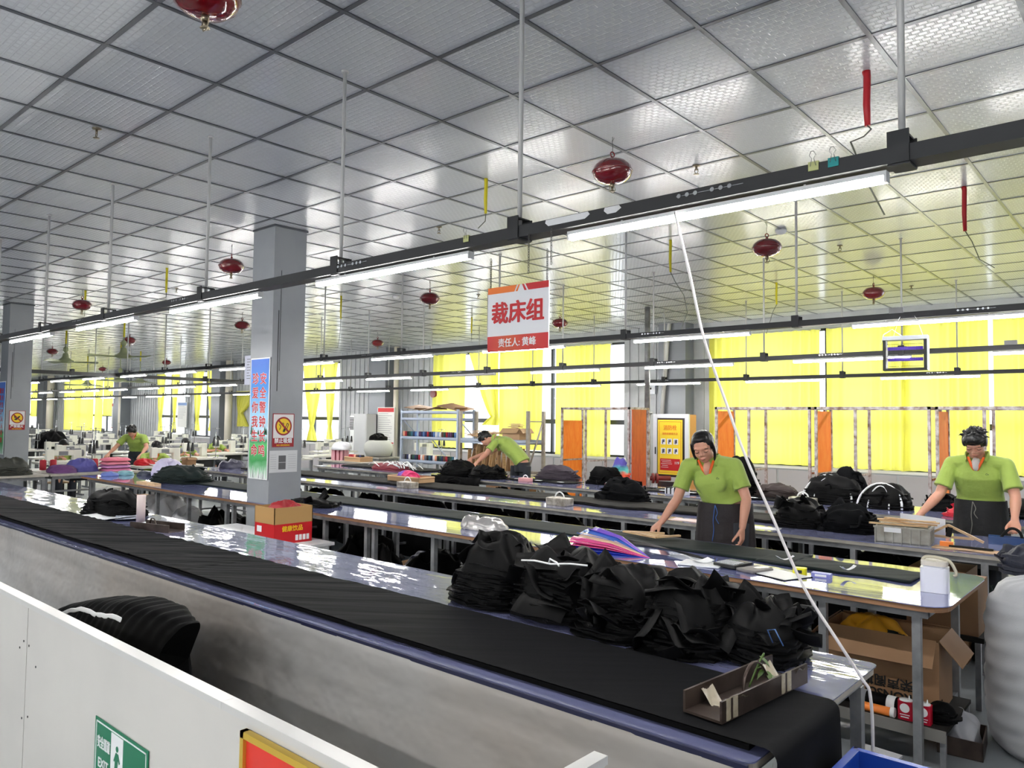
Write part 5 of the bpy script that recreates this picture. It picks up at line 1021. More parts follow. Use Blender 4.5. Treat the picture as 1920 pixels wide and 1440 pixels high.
# folded umbrella / film bundle
m_umb = [mat('film_magenta', (206,60,130), .25, coat=.6), mat('film_violet', (120,80,200), .2, coat=.7), mat('film_blue', (40,60,180), .2, coat=.7), mat('film_cream', (220,180,150), .3, coat=.4), mat('film_skyblue', (60,110,200), .2, coat=.6)]
t = thing('fanned_plastic_sheets', 'fan of pink, violet and blue plastic pieces folded to a point on the second table', 'plastic sheets', (-2.47, 4.13, .8), -.02)
for k in range(8):
    a = .10*k-.40; z = .004+.009*k; m = m_umb[[2,2,0,0,0,3,4,1][k]]; L = .60-.02*(k % 3)
    def fn(u, v): r = L*u; b = math.pi-a*.9+(v-.5)*(.15 if k == 7 else .26); return (r*math.cos(b), r*math.sin(b), z*min(1, u*2)+.05*k/8*u+.010*math.sin(v*6+k)*u)
    MB().grid(lambda u, v: fn(u, v), 12, 8, thick=.004).build('plastic_piece', m, t)
t = thing('cord_bundle', 'thin black cords spreading over the second table beside the plastic fan', 'cord', (-2.3,4.32,.802))
for k in range(7): MB().tube(smoothpts([(-.62,.20-.05*k,.024+.002*k),(-.3,.10-.02*k,.026+.002*k),(0,0,.010+.002*k),(.16,-.02-.004*k,.006)], 4), .0035, 6).build('strand', m_bk, t)
# wooden pattern frame under the hand
t = thing('wooden_pattern', 'light wooden strip pattern lying on the green fabric under the woman\'s hand', 'wooden pattern', (-2.86, 4.80, .826), .05)
for a, b in (((-.22,-.02),(.10,-.12)),((.10,-.12),(.19,.06)),((-.22,-.02),(.05,.10)),((-.10,-.06),(.15,.0))):
    d = Vector((b[0]-a[0], b[1]-a[1], 0)); MB().box(((a[0]+b[0])/2, (a[1]+b[1])/2, .009+.002*(a[0] > 0)), (d.length, .024, .012), math.atan2(d.y, d.x)).build('strip', m_wd, t)
# papers, calculator etc.
sheet(-2.14, 4.16, .8, .24, .17, .2, 'stack of white papers left of the calculator', th=.008); sheet(-2.16, 4.20, .810, .12, .10, .9, 'crumpled white note on the paper stack', curl=.015); sheet(-2.30, 4.28, .8, .22, .12, -.3, 'pale plastic film piece left of the papers', mat('paper_bluegrey', (1,1,1)), .004)
t = thing('calculator', 'black and silver desk calculator on the second table', 'calculator', (-1.98, 4.24, .806), -.15); q = MB(); rbox(q, (0,0,.010), (.15,.19,.018), .012); q.build('case', m_black, t); q = MB()
for i in range(5):
    for j in range(5): q.b2(-.06+i*.0245,-.041+i*.0245,-.080+j*.022,-.064+j*.022,.019,.0235)
q.build('keys', mat('key_grey', (190,192,198), .4), t); MB().b2(-.062,.062,.045,.085,.0195,.021).build('display', mat('lcd', (150,160,150), .15), t)
sheet(-1.83, 4.20, .8, .12, .17, -.3, 'small stack of notebooks right of the calculator', mat('notebook_grey', (120,116,116), .5), th=.015)
t = thing('clipboard', 'clipboard with white paper beside the yellow tape measure', 'clipboard', (-1.70, 4.20, .8), 1.2); MB().b2(-.11,.11,-.15,.15,0,.004).build('board', m_char, t); MB().b2(-.10,.10,-.145,.12,.004,.006).build('paper', m_wp, t); MB().b2(-.04,.04,.10,.14,.006,.018).build('clip', m_steel, t)
t = thing('tape_measure', 'bright yellow tape measure on the second table', 'tape measure', (-1.61, 4.30, .8), .3); q = MB(); rbox(q, (0,0,.018), (.075,.05,.036), .016); q.build('case', mat('neon_yellow', (226,222,20), .35), t); MB().b2(-.018,.012,-.027,-.0245,.008,.026).build('label_patch', m_bk, t)
t = tag(MB().b2(-.05,.05,-.025,.025,0,.024).build('marker_block', mat('block_violet', (130,134,200), .4), None, (-1.49,4.30,.8), .1), 'small violet blue packet right of the tape measure', 'packet'); MB().b2(-.03,.03,-.027,-.025,.006,.018).build('print_mark', m_wp, t)
for x, y, rz, l in ((-1.78,4.52,.9,'folded white label on the green fabric, left one'),(-1.40,4.46,1.2,'folded white label on the green fabric, right one')): sheet(x, y, .83, .11, .022, rz, l, curl=.02)
# canister
t = thing('plastic_canister', 'white plastic canister with tape-wrapped handle at the right end of the second table', 'canister', (-.945, 4.36, .8), .12); q = MB(); rbox(q, (0,0,.062), (.125,.125,.122), .022, 5); rbox(q, (0,0,.129), (.10,.10,.014), .02, 4); q.build('body', mat('canister_white', (226,228,238), .3), t)
q = MB(); rbox(q, (0,0,.146), (.118,.118,.024), .02, 4); q.build('lid', mat('canister_lid', (214,208,196), .5, bump=(60,.6,.004)), t)
MB().tube(smoothpts([(-.055,-.01,.155),(-.035,-.005,.172),(.02,0,.170),(.068,.0,.155),(.095,0,.10),(.082,0,.085)], 4), .008, 8).build('handle', mat('handle_tape', (190,184,164), .6, bump=(90,.7,.003)), t)
# ---------------------------------------------------------------- things on the third table
t = thing('plastic_crate', 'grey ribbed plastic crate with wooden patterns on top, right of the woman', 'crate', (-1.50, 6.02, .8), .10); m_cr = mat('crate_grey', (176,176,168), .45, var=(150,146,134), vs=12); w, d, h = .34, .24, .115
q = MB(); q.b2(-w/2,w/2,-d/2,d/2,0,.006); q.b2(-w/2,w/2,-d/2,-d/2+.006,0,h); q.b2(-w/2,w/2,d/2-.006,d/2,0,h); q.b2(-w/2,-w/2+.006,-d/2,d/2,0,h); q.b2(w/2-.006,w/2,-d/2,d/2,0,h)
for k in range(7): q.b2(-w/2+k*w/6-.004,-w/2+k*w/6+.004,-d/2-.009,-d/2,.0,h)
for k in range(5): q.b2(w/2,w/2+.009,-d/2+k*d/4-.004,-d/2+k*d/4+.004,0,h)
q.b2(-w/2-.011,w/2+.011,-d/2-.011,-d/2,h-.014,h); q.b2(-w/2-.011,w/2+.011,d/2,d/2+.011,h-.014,h); q.b2(w/2,w/2+.011,-d/2,d/2,h-.014,h); q.build('body', m_cr, t); MB().b2(-.11,.0,-d/2-.013,-d/2-.009,.075,.108).build('label_holder', m_wp, t)
for k, (a, b, r) in enumerate(((-.03,-.04,.05),(.02,.02,-.12),(.0,.06,.2),(.05,-.01,-.3))):
    tag(MB().prism([(-.19,-.012),(.0,-.022),(.19,-.006),(.19,.012),(0,.004),(-.19,.012)], 0, .011).build('wooden_pattern', m_wd, None, (-1.50+a, 6.02+b, .917+.0115*k), r+.1), 'curved wooden pattern strip lying across the grey crate, layer %s from the bottom' % ORD[k], 'wooden pattern', 'wooden pattern strips on the grey crate')
tag(MB().grid(lambda u, v: ((u-.5)*.30, .015*math.sin(u*3), v*.17-.02*u*v), 10, 6).build('paper_sheet', m_wp, None, (-1.45, 6.33, .80), .08), 'white paper sheet propped upright behind the grey crate', 'paper')
t = thing('wooden_set_square', 'triangular wooden frame standing right of the grey crate', 'wooden pattern', (-1.26, 6.22, .80), .08)
for a, b in (((-.18,.0),(.0,.115)),((.0,.115),(.22,.012)),((-.15,.03),(.16,.03))): d = Vector((b[0]-a[0], 0, b[1]-a[1])); MB().box(((a[0]+b[0])/2, 0, (a[1]+b[1])/2+.008), (d.length, .02, .016), R=Matrix.Rotation(-math.atan2(d.z, d.x), 3, 'Y')).build('strip', m_wd, t)
MB().box((.01,-.004,.075),(.035,.026,.07),R=Matrix.Rotation(.2,3,'Y')).build('cross_piece', m_gry, t)
tag(MB().b2(-.04,.04,-.022,.022,0,.030).build('orange_block', mat('orange_bright', (246,140,60), .5), None, (-1.22, 5.98, .806), .1), 'small orange block in front of the wooden triangle', 'block'); sheet(-1.08, 5.93, .8, .42, .14, .02, 'brown cardboard offcuts at the table end', m_card2, th=.005); tag(MB().b2(-.13,.13,-.014,.014,0,.012).build('grey_ruler', m_gry, None, (-1.07,5.96,.807), .03), 'dark grey ruler bar on the cardboard offcuts', 'ruler')
t = thing('steel_weight', 'blue steel weight with curved grey handle under the man\'s hand', 'steel weight', (-.90, 6.42, .8), .15); q = MB(); q.b2(-.14,.14,-.05,.05,0,.008); q.b2(-.14,.14,-.05,-.042,.008,.055); q.b2(-.14,.14,.042,.05,.008,.055); q.build('channel', mat('channel_blue', (36,70,120), .35), t); MB().tube(smoothpts([(-.08,0,.008),(-.05,0,.07),(.0,0,.115),(.05,0,.09),(.07,0,.008)], 4), [(.010,.004)]*17, 8).build('handle', m_gry, t)
for k in range(3): sheet(-3.15+.3*k, 5.92, .8, .34, .16, .1*k, ['pale pink printed paper at the near edge of the third table','grey paper sheets under the woman\'s elbow on the third table','white paper sheets right of the woman on the third table'][k], [mat('paper_pinkish', (214,190,186), .5), m_gr, m_wp][k])
# striped trimming heap on table four, left
q = MB(); rr = random.Random(6)
for k in range(26): a = Vector((rr.uniform(-.45,.35), rr.uniform(-.16,.16), .02+rr.random()*.08)); q.tube(smoothpts([a, a+Vector((.1,.03,.05)), a+Vector((.22,rr.uniform(-.06,.06),.03)), a+Vector((.34,rr.uniform(-.08,.08),-.01))], 3), [(.012,.003)]*10, 6)
o = tag(q.build('trimming_heap', m_wp, None, (-9.7, 8.05, .8)), 'heap of white and dark red trimming strips at the left of the fourth table', 'trimmings', kind='stuff'); heapfn(0,0,0,.8,.36,.1,3,.8).build('red_fabric', mat('fabric_maroon', (120,20,40), .6), o)
# low box with purple stuff
t = carton('cardboard_tray', 'low cardboard tray with purple and pink fabric on the third table', -7.45, 6.52, .835, .62, .26, .07, m_card2, .02, cat='cardboard tray'); o = tag(heapfn(0,0,0,.36,.2,.10,5,1.6).build('purple_cloth', grad('purple_pink', [(0,(90,50,150)),(.45,(120,80,190)),(.55,(210,40,110)),(1,(220,60,120))], 'X', 3, .5, .3), None, (-7.5, 6.52, .842)), 'purple and pink crumpled cloth in the low cardboard tray', 'cloth')
# ---------------------------------------------------------------- under and beside the tables
t = carton('cardboard_box', 'large open cardboard box under the right end of the second table', -1.20, 4.44, .20, .56, .34, .36, m_card, .16, rz=.03)
text('RONSUN', .062, m_bk, t, Vector((.03,-.1735,.06)), FACE_Y @ Matrix.Rotation(PI, 3, 'Z'), .0018); text('荣声阁斯', .062, m_bk, t, Vector((.04,-.1735,.125)), FACE_Y @ Matrix.Rotation(PI, 3, 'Z'), .0015)
for n_, (lb, mm, a) in enumerate((('yellow ochre cloth folded in the large cardboard box', mat('fabric_ochre', (206,146,24), .6), (-.07,.0,.20)),('dark cloth tucked in front inside the large cardboard box', m_grn, (.05,-.05,.14)))): tag(heapfn(0,0,0,.36 if n_ == 0 else .30,.22,.18,8+n_*3,.8).build('folded_cloth', mm, None, (-1.20+a[0], 4.44+a[1], .206+a[2])), lb, 'cloth')
t = thing('low_steel_shelf', 'low steel shelf under the second table carrying the box and red cans', 'shelf', (-1.15, 4.42, 0)); MB().b2(-.42,.30,-.32,.25,.180,.198).build('shelf_board', m_gry, t); MB().b2(-.42,.30,-.33,-.32,.145,.2).build('front_lip', mat('lip_grey', (120,118,114), .5), t); 
for x in (-.41,.27):
    for y in (-.31,.22): MB().b2(x,x+.025,y,y+.025,0,.18).build('foot', m_leg, t)
m_canr = mat('can_red', (178,16,44), .3)
for x, l in ((-1.035,'red printed can on the low shelf, left of two'),(-.955,'red printed can on the low shelf, right of two')):
    t = thing('red_can', l, 'can', (x, 4.15, .198)); q = MB(); rbox(q, (0,0,.045), (.068,.05,.09), .01); q.build('body', m_canr, t); MB().prism([(.022*math.cos(2*PI*k/20), .058+.022*math.sin(2*PI*k/20)) for k in range(20)], -.0262, -.0255, lambda a, b, c: (a, c, b)).build('round_label', m_wp, t); MB().cyl((.015,0,.09),(.015,0,.115),.006,.002).lathe([(.03,.09),(.03,.094),(0,.094)], n=16).build('cap', m_wp, t)
    q = MB(); q.b2(-.022,.022,-.0262,-.0255,.024,.028); q.b2(-.018,.018,-.0262,-.0255,.012,.017); q.build('text_lines', m_wp, t)
t = tag(MB().cyl((0,0,.02),(.18,0,.02),.022,n=16).build('orange_roll', mat('orange_bright', (1,1,1)), None, (-1.28,4.13,.198)), 'orange handled tool lying on the low shelf left of the red cans', 'tool'); MB().cyl((.18,0,.02),(.20,0,.02),.025,n=16).build('collar', m_wp, t)
t = tag(MB().cyl((0,0,.04),(.30,0,.04),.038,n=20).build('dark_bottle', m_jet, None, (-1.36,4.21,.198), -.05), 'dark bottle with white bands lying on the low shelf', 'bottle'); MB().cyl((.05,0,.04),(.13,0,.04),.0388,n=20).build('label_band', m_gr, t); MB().cyl((.23,0,.04),(.27,0,.04),.039,n=20).build('white_band', m_wp, t)
tag(bundle(-.90,4.25,.198,.14,.14,.08,310,'black cloth roll on the low shelf behind the table leg',m=m_jet,layers=4,fl=3,size=.06), 'small black cloth roll on the low shelf right of the table leg', 'cloth')
t = thing('rag_box', 'small dark open box with grey rags on the floor by the table leg', 'box', (-.86,4.50,0), .1); q = MB(); q.b2(-.10,.10,-.14,.14,0,.006); q.b2(-.10,-.094,-.14,.14,0,.09); q.b2(.094,.10,-.14,.14,0,.09); q.b2(-.10,.10,-.14,-.134,0,.09); q.b2(-.10,.10,.134,.14,0,.09); q.build('box', m_chan, t)
tag(heapfn(0,0,0,.16,.24,.16,4,1).build('rag', m_gr, None, (-.86,4.50,.007)), 'crumpled grey rags in the small dark box', 'rag'); carton('cardboard_box', 'tan cardboard box standing behind the white sack', -1.08, 5.28, .42, .38, .30, .30, m_card, .1, open_=False); 
t = thing('stool', 'low bench behind the second table end carrying the tan box', 'bench', (-1.08,5.28,0)); MB().b2(-.22,.22,-.17,.17,.39,.42).build('seat', m_gry, t); 
for x in (-.2,.17):
    for y in (-.15,.12): MB().b2(x,x+.03,y,y+.03,0,.39).build('leg', m_leg, t)
carton('cardboard_box', 'cardboard box under the right end of the third table, left one', -1.30, 6.25, .0, .36, .4, .62, m_card, .1, open_=False); tag(bundle(-1.02,6.3,0,.22,.4,.5,312,'dark green bundle under the third table end',m=m_grn,layers=8,fl=4), 'dark green cloth bundle under the third table end', 'fabric bundle')
# sack
def sackf(u, v):
    a = 2*PI*u; z = v; prof = [(0,.27),(.04,.31),(.25,.335),(.5,.33),(.75,.315),(.88,.29),(.95,.22),(.985,.12),(1.0,.02)]
    for (z0, r0), (z1, r1) in zip(prof, prof[1:]):
        if z0 <= z <= z1: r = r0+(r1-r0)*(z-z0)/(z1-z0)
    r *= 1+.035*math.sin(a*3+z*4)+.012*math.sin(z*60+2*math.sin(a*2))*(1 if .1 < z < .85 else .3)+.03*frac((math.cos(a), math.sin(a), z*3)); zz = z*.86+(.035*abs(math.sin(a*4+1))+.015*math.sin(a*9))*(z > .9)
    return (r*math.cos(a), r*.95*math.sin(a), zz)
t = thing('woven_sack', 'big full white woven sack at the right edge', 'sack', (-.47, 4.74, 0)); mb = MB(); mb.grid(sackf, 80, 60); mb.build('sack', mat('woven_white', (176,178,182), .55, bump=(220,.25,.003), sheen=.2), t)
bundle(-.62, 5.25, .80, .35, .3, .16, 320, 'dark cloth spilling over behind the white sack', m=mat('fabric_navy', (30,34,50), .6), layers=4, fl=8, size=.14)
# crates at the bottom
m_cbl = mat('crate_blue', (24,66,158), .35)
def crate(x, y, z, label):
    t = thing('plastic_crate', label, 'crate', (x, y, z)); w, d, h = .56, .40, .33; q = MB(); e = .008
    q.b2(-w/2,w/2,-d/2,d/2,0,e)
    for s_ in (-1,1):
        q.b2(-w/2,w/2,s_*d/2-e*(s_ > 0),s_*d/2+e*(s_ < 0),h*.72,h); q.b2(-w/2,w/2,s_*d/2-e*(s_ > 0),s_*d/2+e*(s_ < 0),0,h*.2); q.b2(s_*w/2-e*(s_ > 0),s_*w/2+e*(s_ < 0),-d/2,d/2,h*.72,h); q.b2(s_*w/2-e*(s_ > 0),s_*w/2+e*(s_ < 0),-d/2,d/2,0,h*.2)
        for k in range(9): xx = -w/2+k*(w-.03)/8; q.b2(xx,xx+.03,s_*d/2-e*(s_ > 0),s_*d/2+e*(s_ < 0),h*.2,h*.72)
        for k in range(6): yy = -d/2+k*(d-.03)/5; q.b2(s_*w/2-e*(s_ > 0),s_*w/2+e*(s_ < 0),yy,yy+.03,h*.2,h*.72)
    q.build('body', m_cbl, t); q = MB()
    for s_ in (-1,1): q.b2(-w/2-.012,w/2+.012,s_*(d/2)+s_*.0,s_*(d/2+.014),h-.022,h); q.b2(s_*(w/2),s_*(w/2+.014),-d/2-.014,d/2+.014,h-.022,h)
    q.build('rim', m_cbl, t)
crate(-.45, 2.19, .36, 'blue plastic crate at the bottom edge, right of the hanging black fabric'); crate(-.45, 2.19, 0, 'blue plastic crate under the other blue crate')
# low stand and red box by the pillar
t = thing('low_cabinet', 'low white cabinet between front table and pillar', 'cabinet', (-6.15, 3.55, 0)); MB().b2(-.80,.80,-.30,.30,.575,.60).build('top', m_white, t); q = MB()
for x in (-.78,-.02,.75): q.b2(x,x+.03,-.28,.28,0,.575)
q.b2(-.78,.78,.26,.28,0,.575); q.build('side_panel', m_white, t)
t = carton('cardboard_box', 'red printed cardboard box with brown open top in front of the pillar', -5.70, 3.58, .60, .30, .36, .27, mat('box_red', (196,24,34), .4), .0, open_=False); [bpy.data.objects.remove(c) for c in list(t.children) if c.name.startswith('lid')]
q = MB(); w, d = .152, .182
for a in ((-w,w,-d,-d+.006),(-w,w,d-.006,d),(-w,-w+.006,-d,d),(w-.006,w,-d,d)): q.b2(a[0],a[1],a[2],a[3],.165,.30)
q.build('brown_rim', mat('cardboard_kraft', (178,140,86), .6), t); text('健康饮品', .05, m_yl, t, Vector((.152,-.01,.12)), FACE_X, .001); q = MB()
for k in range(4): q.b2(.150,.1535,.02+k*.035,.045+k*.035,.02,.065)
q.build('can_picture', m_wp, t); q = MB(); q.b2(-.11,-.04,-.1835,-.181,.09,.14); q.build('white_label', m_wp, t)
tag(heapfn(0,0,0,.26,.30,.12,9,1.1).build('red_cloth', mat('fabric_red2', (150,24,34), .6), None, (-5.70,3.58,.80)), 'dark red cloth heaped in the red box', 'cloth')
t = carton('cardboard_box', 'small open cardboard box with striped trimming loops under the second table', -5.70, 5.12, 0, .46, .34, .20, m_card2, .06); o = tag(heapfn(0,0,0,.4,.3,.2,6,1.0).build('trimming_heap', grad('striped', [(0,(40,30,40)),(.3,(220,220,224)),(.4,(60,50,70)),(.55,(210,210,214)),(.7,(90,40,60)),(.8,(220,220,224)),(1,(50,50,70))], 'X', 3, .5, 1.2), None, (-5.62,5.1,.10)), 'black and white striped trimming loops in the small open cardboard box', 'trimmings', kind='stuff')
# clear bags and bin at left
def bag(x, y, sx, sy, h, label, s):
    m = mat('plastic_bag', (206,208,212), .25, spec=.6, alpha=.75, bump=(8,.8,.03)); tag(heapfn(0,0,0,sx,sy,h,s,.9).build('plastic_bag', m, None, (x, y, 0)), label, 'plastic bag')
bag(-10.0, 4.5, .9, .6, .55, 'clear crumpled plastic bag under the second table, nearer one', 3); bag(-9.2, 4.45, .7, .5, .45, 'clear crumpled plastic bag right of its neighbour under the table', 5)
t = thing('white_bin', 'white tapered plastic bin by the left end of the second table', 'bin', (-11.68, 4.5, 0)); MB().lathe([(0,0),(.15,0),(.21,.55),(.23,.55),(.23,.60),(.20,.60),(.145,.02),(0,.02)], n=4, smooth=False).build('body', mat('bin_white', (222,222,216), .4), t)
carton('cardboard_box', 'brown cardboard box on the floor right of the white bin', -11.75+.65, 4.62, 0, .45, .4, .5, m_card2, .1, open_=False)
tag(MB().b2(-.10,.10,-.05,.05,0,.012).build('floor_board', m_white, None, (-1.16,4.12,0), -.1), 'small white board on the floor beside the front leg of the second table', 'board')
# ---------------------------------------------------------------- sewing area behind the pillar
def px(x, y, z=.9):
    d = Vector((x, y, z-1.65)); return d.dot(cx_)/d.dot(fw)
m_mach = mat('machine_cream', (226,226,214), .35); m_desk = mat('desk_pale', (206,204,196), .4); m_mot = mat('motor_grey', (120,122,126), .4)
def machproto():
    t = thing('sewing_machine', '', 'sewing machine', (0,0,0))
    q = MB(); rbox(q, (0,0,.012), (.18,.50,.024), .02); q.build('bed', m_mach, t)
    q = MB(); q.b2(-.055,.055,.13,.25,.024,.29); q.b2(-.042,.042,-.20,.20,.20,.29); q.b2(-.045,.045,-.25,-.14,.12,.30); o = q.build('arm', m_mach, t); bv = o.modifiers.new('b', 'BEVEL'); bv.width = .014; bv.segments = 2
    MB().cyl((0,.25,.235),(0,.285,.235),.055,n=18).build('hand_wheel', m_mot, t)
    q = MB(); q.cyl((0,-.20,.024),(0,-.20,.13),.006); q.b2(-.015,.015,-.22,-.18,.026,.03); q.build('needle_bar', m_steel, t); MB().b2(.045,.052,-.08,.05,.21,.27).b2(-.035,.035,.10,.24,.29,.31).build('control_panel', m_mot, t)
    q = MB(); q.cyl((-.02,-.22,.30),(-.02,-.22,.33),.008); q.cyl((.03,.05,.29),(.03,.05,.31),.02); q.build('tension_knob', m_steel, t); return t
def deskproto():
    t = thing('sewing_table', '', 'sewing table', (0,0,0)); q = MB(); rbox(q, (0,0,.775), (.58,1.12,.035), .06, 4); q.build('table_top', m_desk, t)
    q = MB()
    for s_ in (-1,1): q.b2(-.22,.22,s_*.40-.02,s_*.40+.02,0,.03); q.b2(-.03,.03,s_*.40-.02,s_*.40+.02,.03,.757)
    q.b2(-.02,.02,-.40,.40,.25,.28); q.build('leg_frame', m_mot, t); MB().b2(-.10,.12,.05,.30,.60,.757).build('motor', m_tray, t); MB().b2(-.15,.1,-.18,.18,.10,.12).build('pedal', m_tray, t); return t
def standproto():
    t = thing('thread_stand', '', 'thread stand', (0,0,0)); q = MB(); q.cyl((0,0,0),(0,0,.62),.008); q.cyl((-.12,0,.60),(.12,0,.60),.004,n=6); q.cyl((0,-.1,.60),(0,.1,.60),.004,n=6); q.cyl((-.12,0,.22),(.12,0,.22),.008,n=6); q.lathe([(0,.0),(.05,0),(.05,.008),(0,.008)]); q.build('stand', m_steel, t)
    for s_, m in ((-.08, m_black), (.08, m_black)):
        o = MB().lathe([(.034,.235),(.030,.245),(.018,.38),(.008,.385),(0,.385)],(s_,0,0),n=14).build('thread_cone', m, t)
    return t
MP, DP, TP = machproto(), deskproto(), standproto(); first = True
DK = [(-13.2,4.35),(-13.2,5.95),(-15.15,5.1),(-15.1,7.4),(-16.6,8.85),(-25.9,8.3),(-16.8,7.1),(-17.0,5.5),(-18.3,10.2),(-18.6,7.0),(-19.0,4.6),(-20.3,8.8),(-20.6,5.8),(-22.3,7.4),(-22.6,10.6),(-24,9.0),(-24.5,6.2),(-28,10),(-29,7.5),(-31,9.5),(-33,8),(-36,10.2),(-14.4,10.1),(-16.1,11.5),(-13.8,8.6),(-12.9,11.7),(-27,12),(-22,12.2),(-38,8.5)]
DK = sorted(DK, key=lambda p: px(*p))
def rowname(x): return 'nearest part' if x > -16 else ('middle part' if x > -22 else 'far part')
cnt = {}
for (x, y) in DK:
    r = rowname(x); cnt[r] = cnt.get(r, 0)+1; n_ = ORD[cnt[r]-1]
    d = DP if first else dup(DP); m = MP if first else dup(MP); s = TP if first else dup(TP)
    d.location = (x, y, 0); m.location = (x-.05, y, .7925); s.location = (x+.20, y+.33, .7925); m.rotation_euler = (0,0,.0)
    d['label'] = 'pale sewing table in the %s of the sewing area, %s from the left' % (r, n_); d['group'] = 'sewing tables'
    m['label'] = 'cream sewing machine in the %s of the sewing area, %s from the left' % (r, n_); m['group'] = 'sewing machines'
    s['label'] = 'thread stand with two black cones, %s of sewing area, %s from left' % (r, n_); s['group'] = 'thread stands'; first = False
def seated(x, y, label, sid, hz=1.12, vox=.012, fem=True, hs='tied', rz=PI/2, lean=0):
    k = hz-1.12
    J = dict(pelvis=(0,.06,.54), waist=(0,.04,.66), chest=(0,-.04,.84), neck=(0,-.10,.97), head=(0,-.18,hz-.06), hup=(0,-.5,.85), hface=(0,-.8,-.6), shL=(.17,-.08,.92), shR=(-.17,-.08,.92), elL=(.24,-.20,.84-.02), wrL=(.12,-.42,.86), elR=(-.24,-.20,.84-.02), wrR=(-.12,-.42,.86),
        handL=((-.2,-1,-.1),(0,0,-1),(-1,0,0)), handR=((.2,-1,-.1),(0,0,-1),(1,0,0)), curlL=.3, curlR=.3, hemz=.0,
        hipL=(.09,.04,.52), knL=(.12,-.36,.50), anL=(.12,-.36,.08), toeL=(.12,-.52,.03), hipR=(-.09,.04,.52), knR=(-.12,-.36,.50), anR=(-.12,-.36,.08), toeR=(-.12,-.52,.03))
    t = person((x, y, 0), rz, label, None, J, fem=fem, vox=vox, hairst=hs, detail=False)
    c = thing('stool', 'low stool under the '+sid, 'stool', (x-.06, y, 0)); MB().b2(-.17,.17,-.17,.17,.36,.385).build('seat', m_wd, c)
    for a in (-1,1):
        for b in (-1,1): MB().b2(a*.14-.015,a*.14+.015,b*.14-.015,b*.14+.015,0,.36).build('leg', m_tray, c)
    return t
seated(-13.78, 5.95, 'seated worker with round black hair behind the machine with a small brown box', 'worker behind the small brown box', hs='short')
seated(-15.72, 7.4, 'seated worker in lime polo bent low, directly in front of the standing worker', 'worker in front of the standing one'); seated(-17.2, 8.85, 'seated worker in lime polo, nearest the banner on the big pillar', 'worker nearest the banner pillar')
seated(-15.72, 5.1, 'seated worker in lime polo with long dark ponytail, behind the pink bundles at left', 'ponytail worker behind pink bundles'); seated(-26.5, 8.3, 'small distant seated worker in lime polo beside the left pillar', 'distant worker beside the left pillar', vox=.02)
J = legs(dict(pelvis=(0,0,.92), waist=(0,-.03,1.05), chest=(0,-.12,1.18), neck=(0,-.2,1.28), head=(0,-.29,1.33), hup=(0,-.6,.8), hface=(0,-.7,-.7), shL=(.18,-.17,1.22), shR=(-.18,-.17,1.22), elL=(.28,-.28,1.03), wrL=(.26,-.44,.90), elR=(-.30,-.28,1.03), wrR=(-.36,-.44,.90), handL=((0,-.8,-.4),(0,0,-1),(-1,0,0)), handR=((0,-.8,-.4),(0,0,-1),(1,0,0)), hemz=.05))
person((-15.3, 6.35, 0), .75, 'standing worker in lime polo leaning forward over a machine in the sewing area', None, J, fem=False, vox=.012, hairst='short', detail=False)
# coloured cones in front of the ponytail worker
for i, (x, y, k) in enumerate(((-13.35,3.98,'red'),(-13.35,4.12,'red'),(-13.32,4.60,'black'),(-13.3,4.7,'red'))): spool(k, x+.38, y, .7935, '%s thread cone beside the machine nearest the left pillar, %s from the left' % (k, ORD[i]), 'cones by the nearest machine', 1.5)
# two work tables standing crosswise at left
def wtable(x0, x1, y0, y1, label):
    t = thing('work_table', label, 'table', ((x0+x1)/2, (y0+y1)/2, 0)); w, d = x1-x0, y1-y0; MB().b2(-w/2,w/2,-d/2,d/2,.765,.795).build('tabletop', m_edge, t); q = MB(); q.b2(-w/2+.04,w/2-.04,-d/2+.03,d/2-.03,.72,.765); q.build('frame', m_leg, t)
    for a in (-1,1):
        for b in (-1,1): MB().b2(a*(w/2-.06)-.02,a*(w/2-.06)+.02,b*(d/2-.05)-.02,b*(d/2-.05)+.02,0,.72).build('leg', m_leg, t)
wtable(-12.85, -11.97, 2.98, 3.75, 'crosswise work table at far left carrying dark garments'); wtable(-12.85, -11.97, 3.78, 5.02, 'crosswise work table carrying violet and pink bundles')
bundle(-12.40, 3.32, .795, .8, .6, .24, 401, 'dark olive black garment heap on the left crosswise table', m=mat('fabric_olive', (34,36,28), .6), layers=8, fl=8, size=.2)
def heap(x, y, z, lx, ly, h, s, m, label, name='cloth', cat='cloth', r=.8): return tag(heapfn(0,0,0,lx,ly,h,s,r).build(name, m, None, (x, y, z)), label, cat)
heap(-12.3, 4.02, .795, .5, .34, .10, 3, mat('fabric_purple', (86,44,96), .6), 'dark purple shiny cloth heap on the crosswise table'); heap(-12.4, 4.32, .795, .5, .4, .17, 6, mat('fabric_indigo', (74,72,140), .6), 'blue violet cloth heap on the crosswise table')
for k, (c, h) in enumerate((((196,110,150),.045),((180,120,170),.05),((206,120,140),.05),((226,120,140),.045))): tag(heapfn(0,0,0,.44-.03*k,.38,.055,9+k,.35,sq=5).build('folded_stack', mat('stack_pink_%d' % k, c, .6), None, (-12.25, 4.74, .795+.05*k)), 'folded pink garment bundle stacked on the crosswise table, %s from the bottom' % ORD[k], 'garment bundle', 'pink garment bundles')
for k, (x, y, c, l) in enumerate(((-11.15,4.25,(100,120,190),'small blue packet'),(-11.2,4.48,(120,170,180),'small pale teal packet'),(-10.95,4.65,(60,66,80),'dark grey folded packet'))): heap(x, y, .8, .28, .2, .06, 12+k, mat('packet_%d' % k, c, .4), l+' on the left end of the second table', 'packet', 'packet', .4)
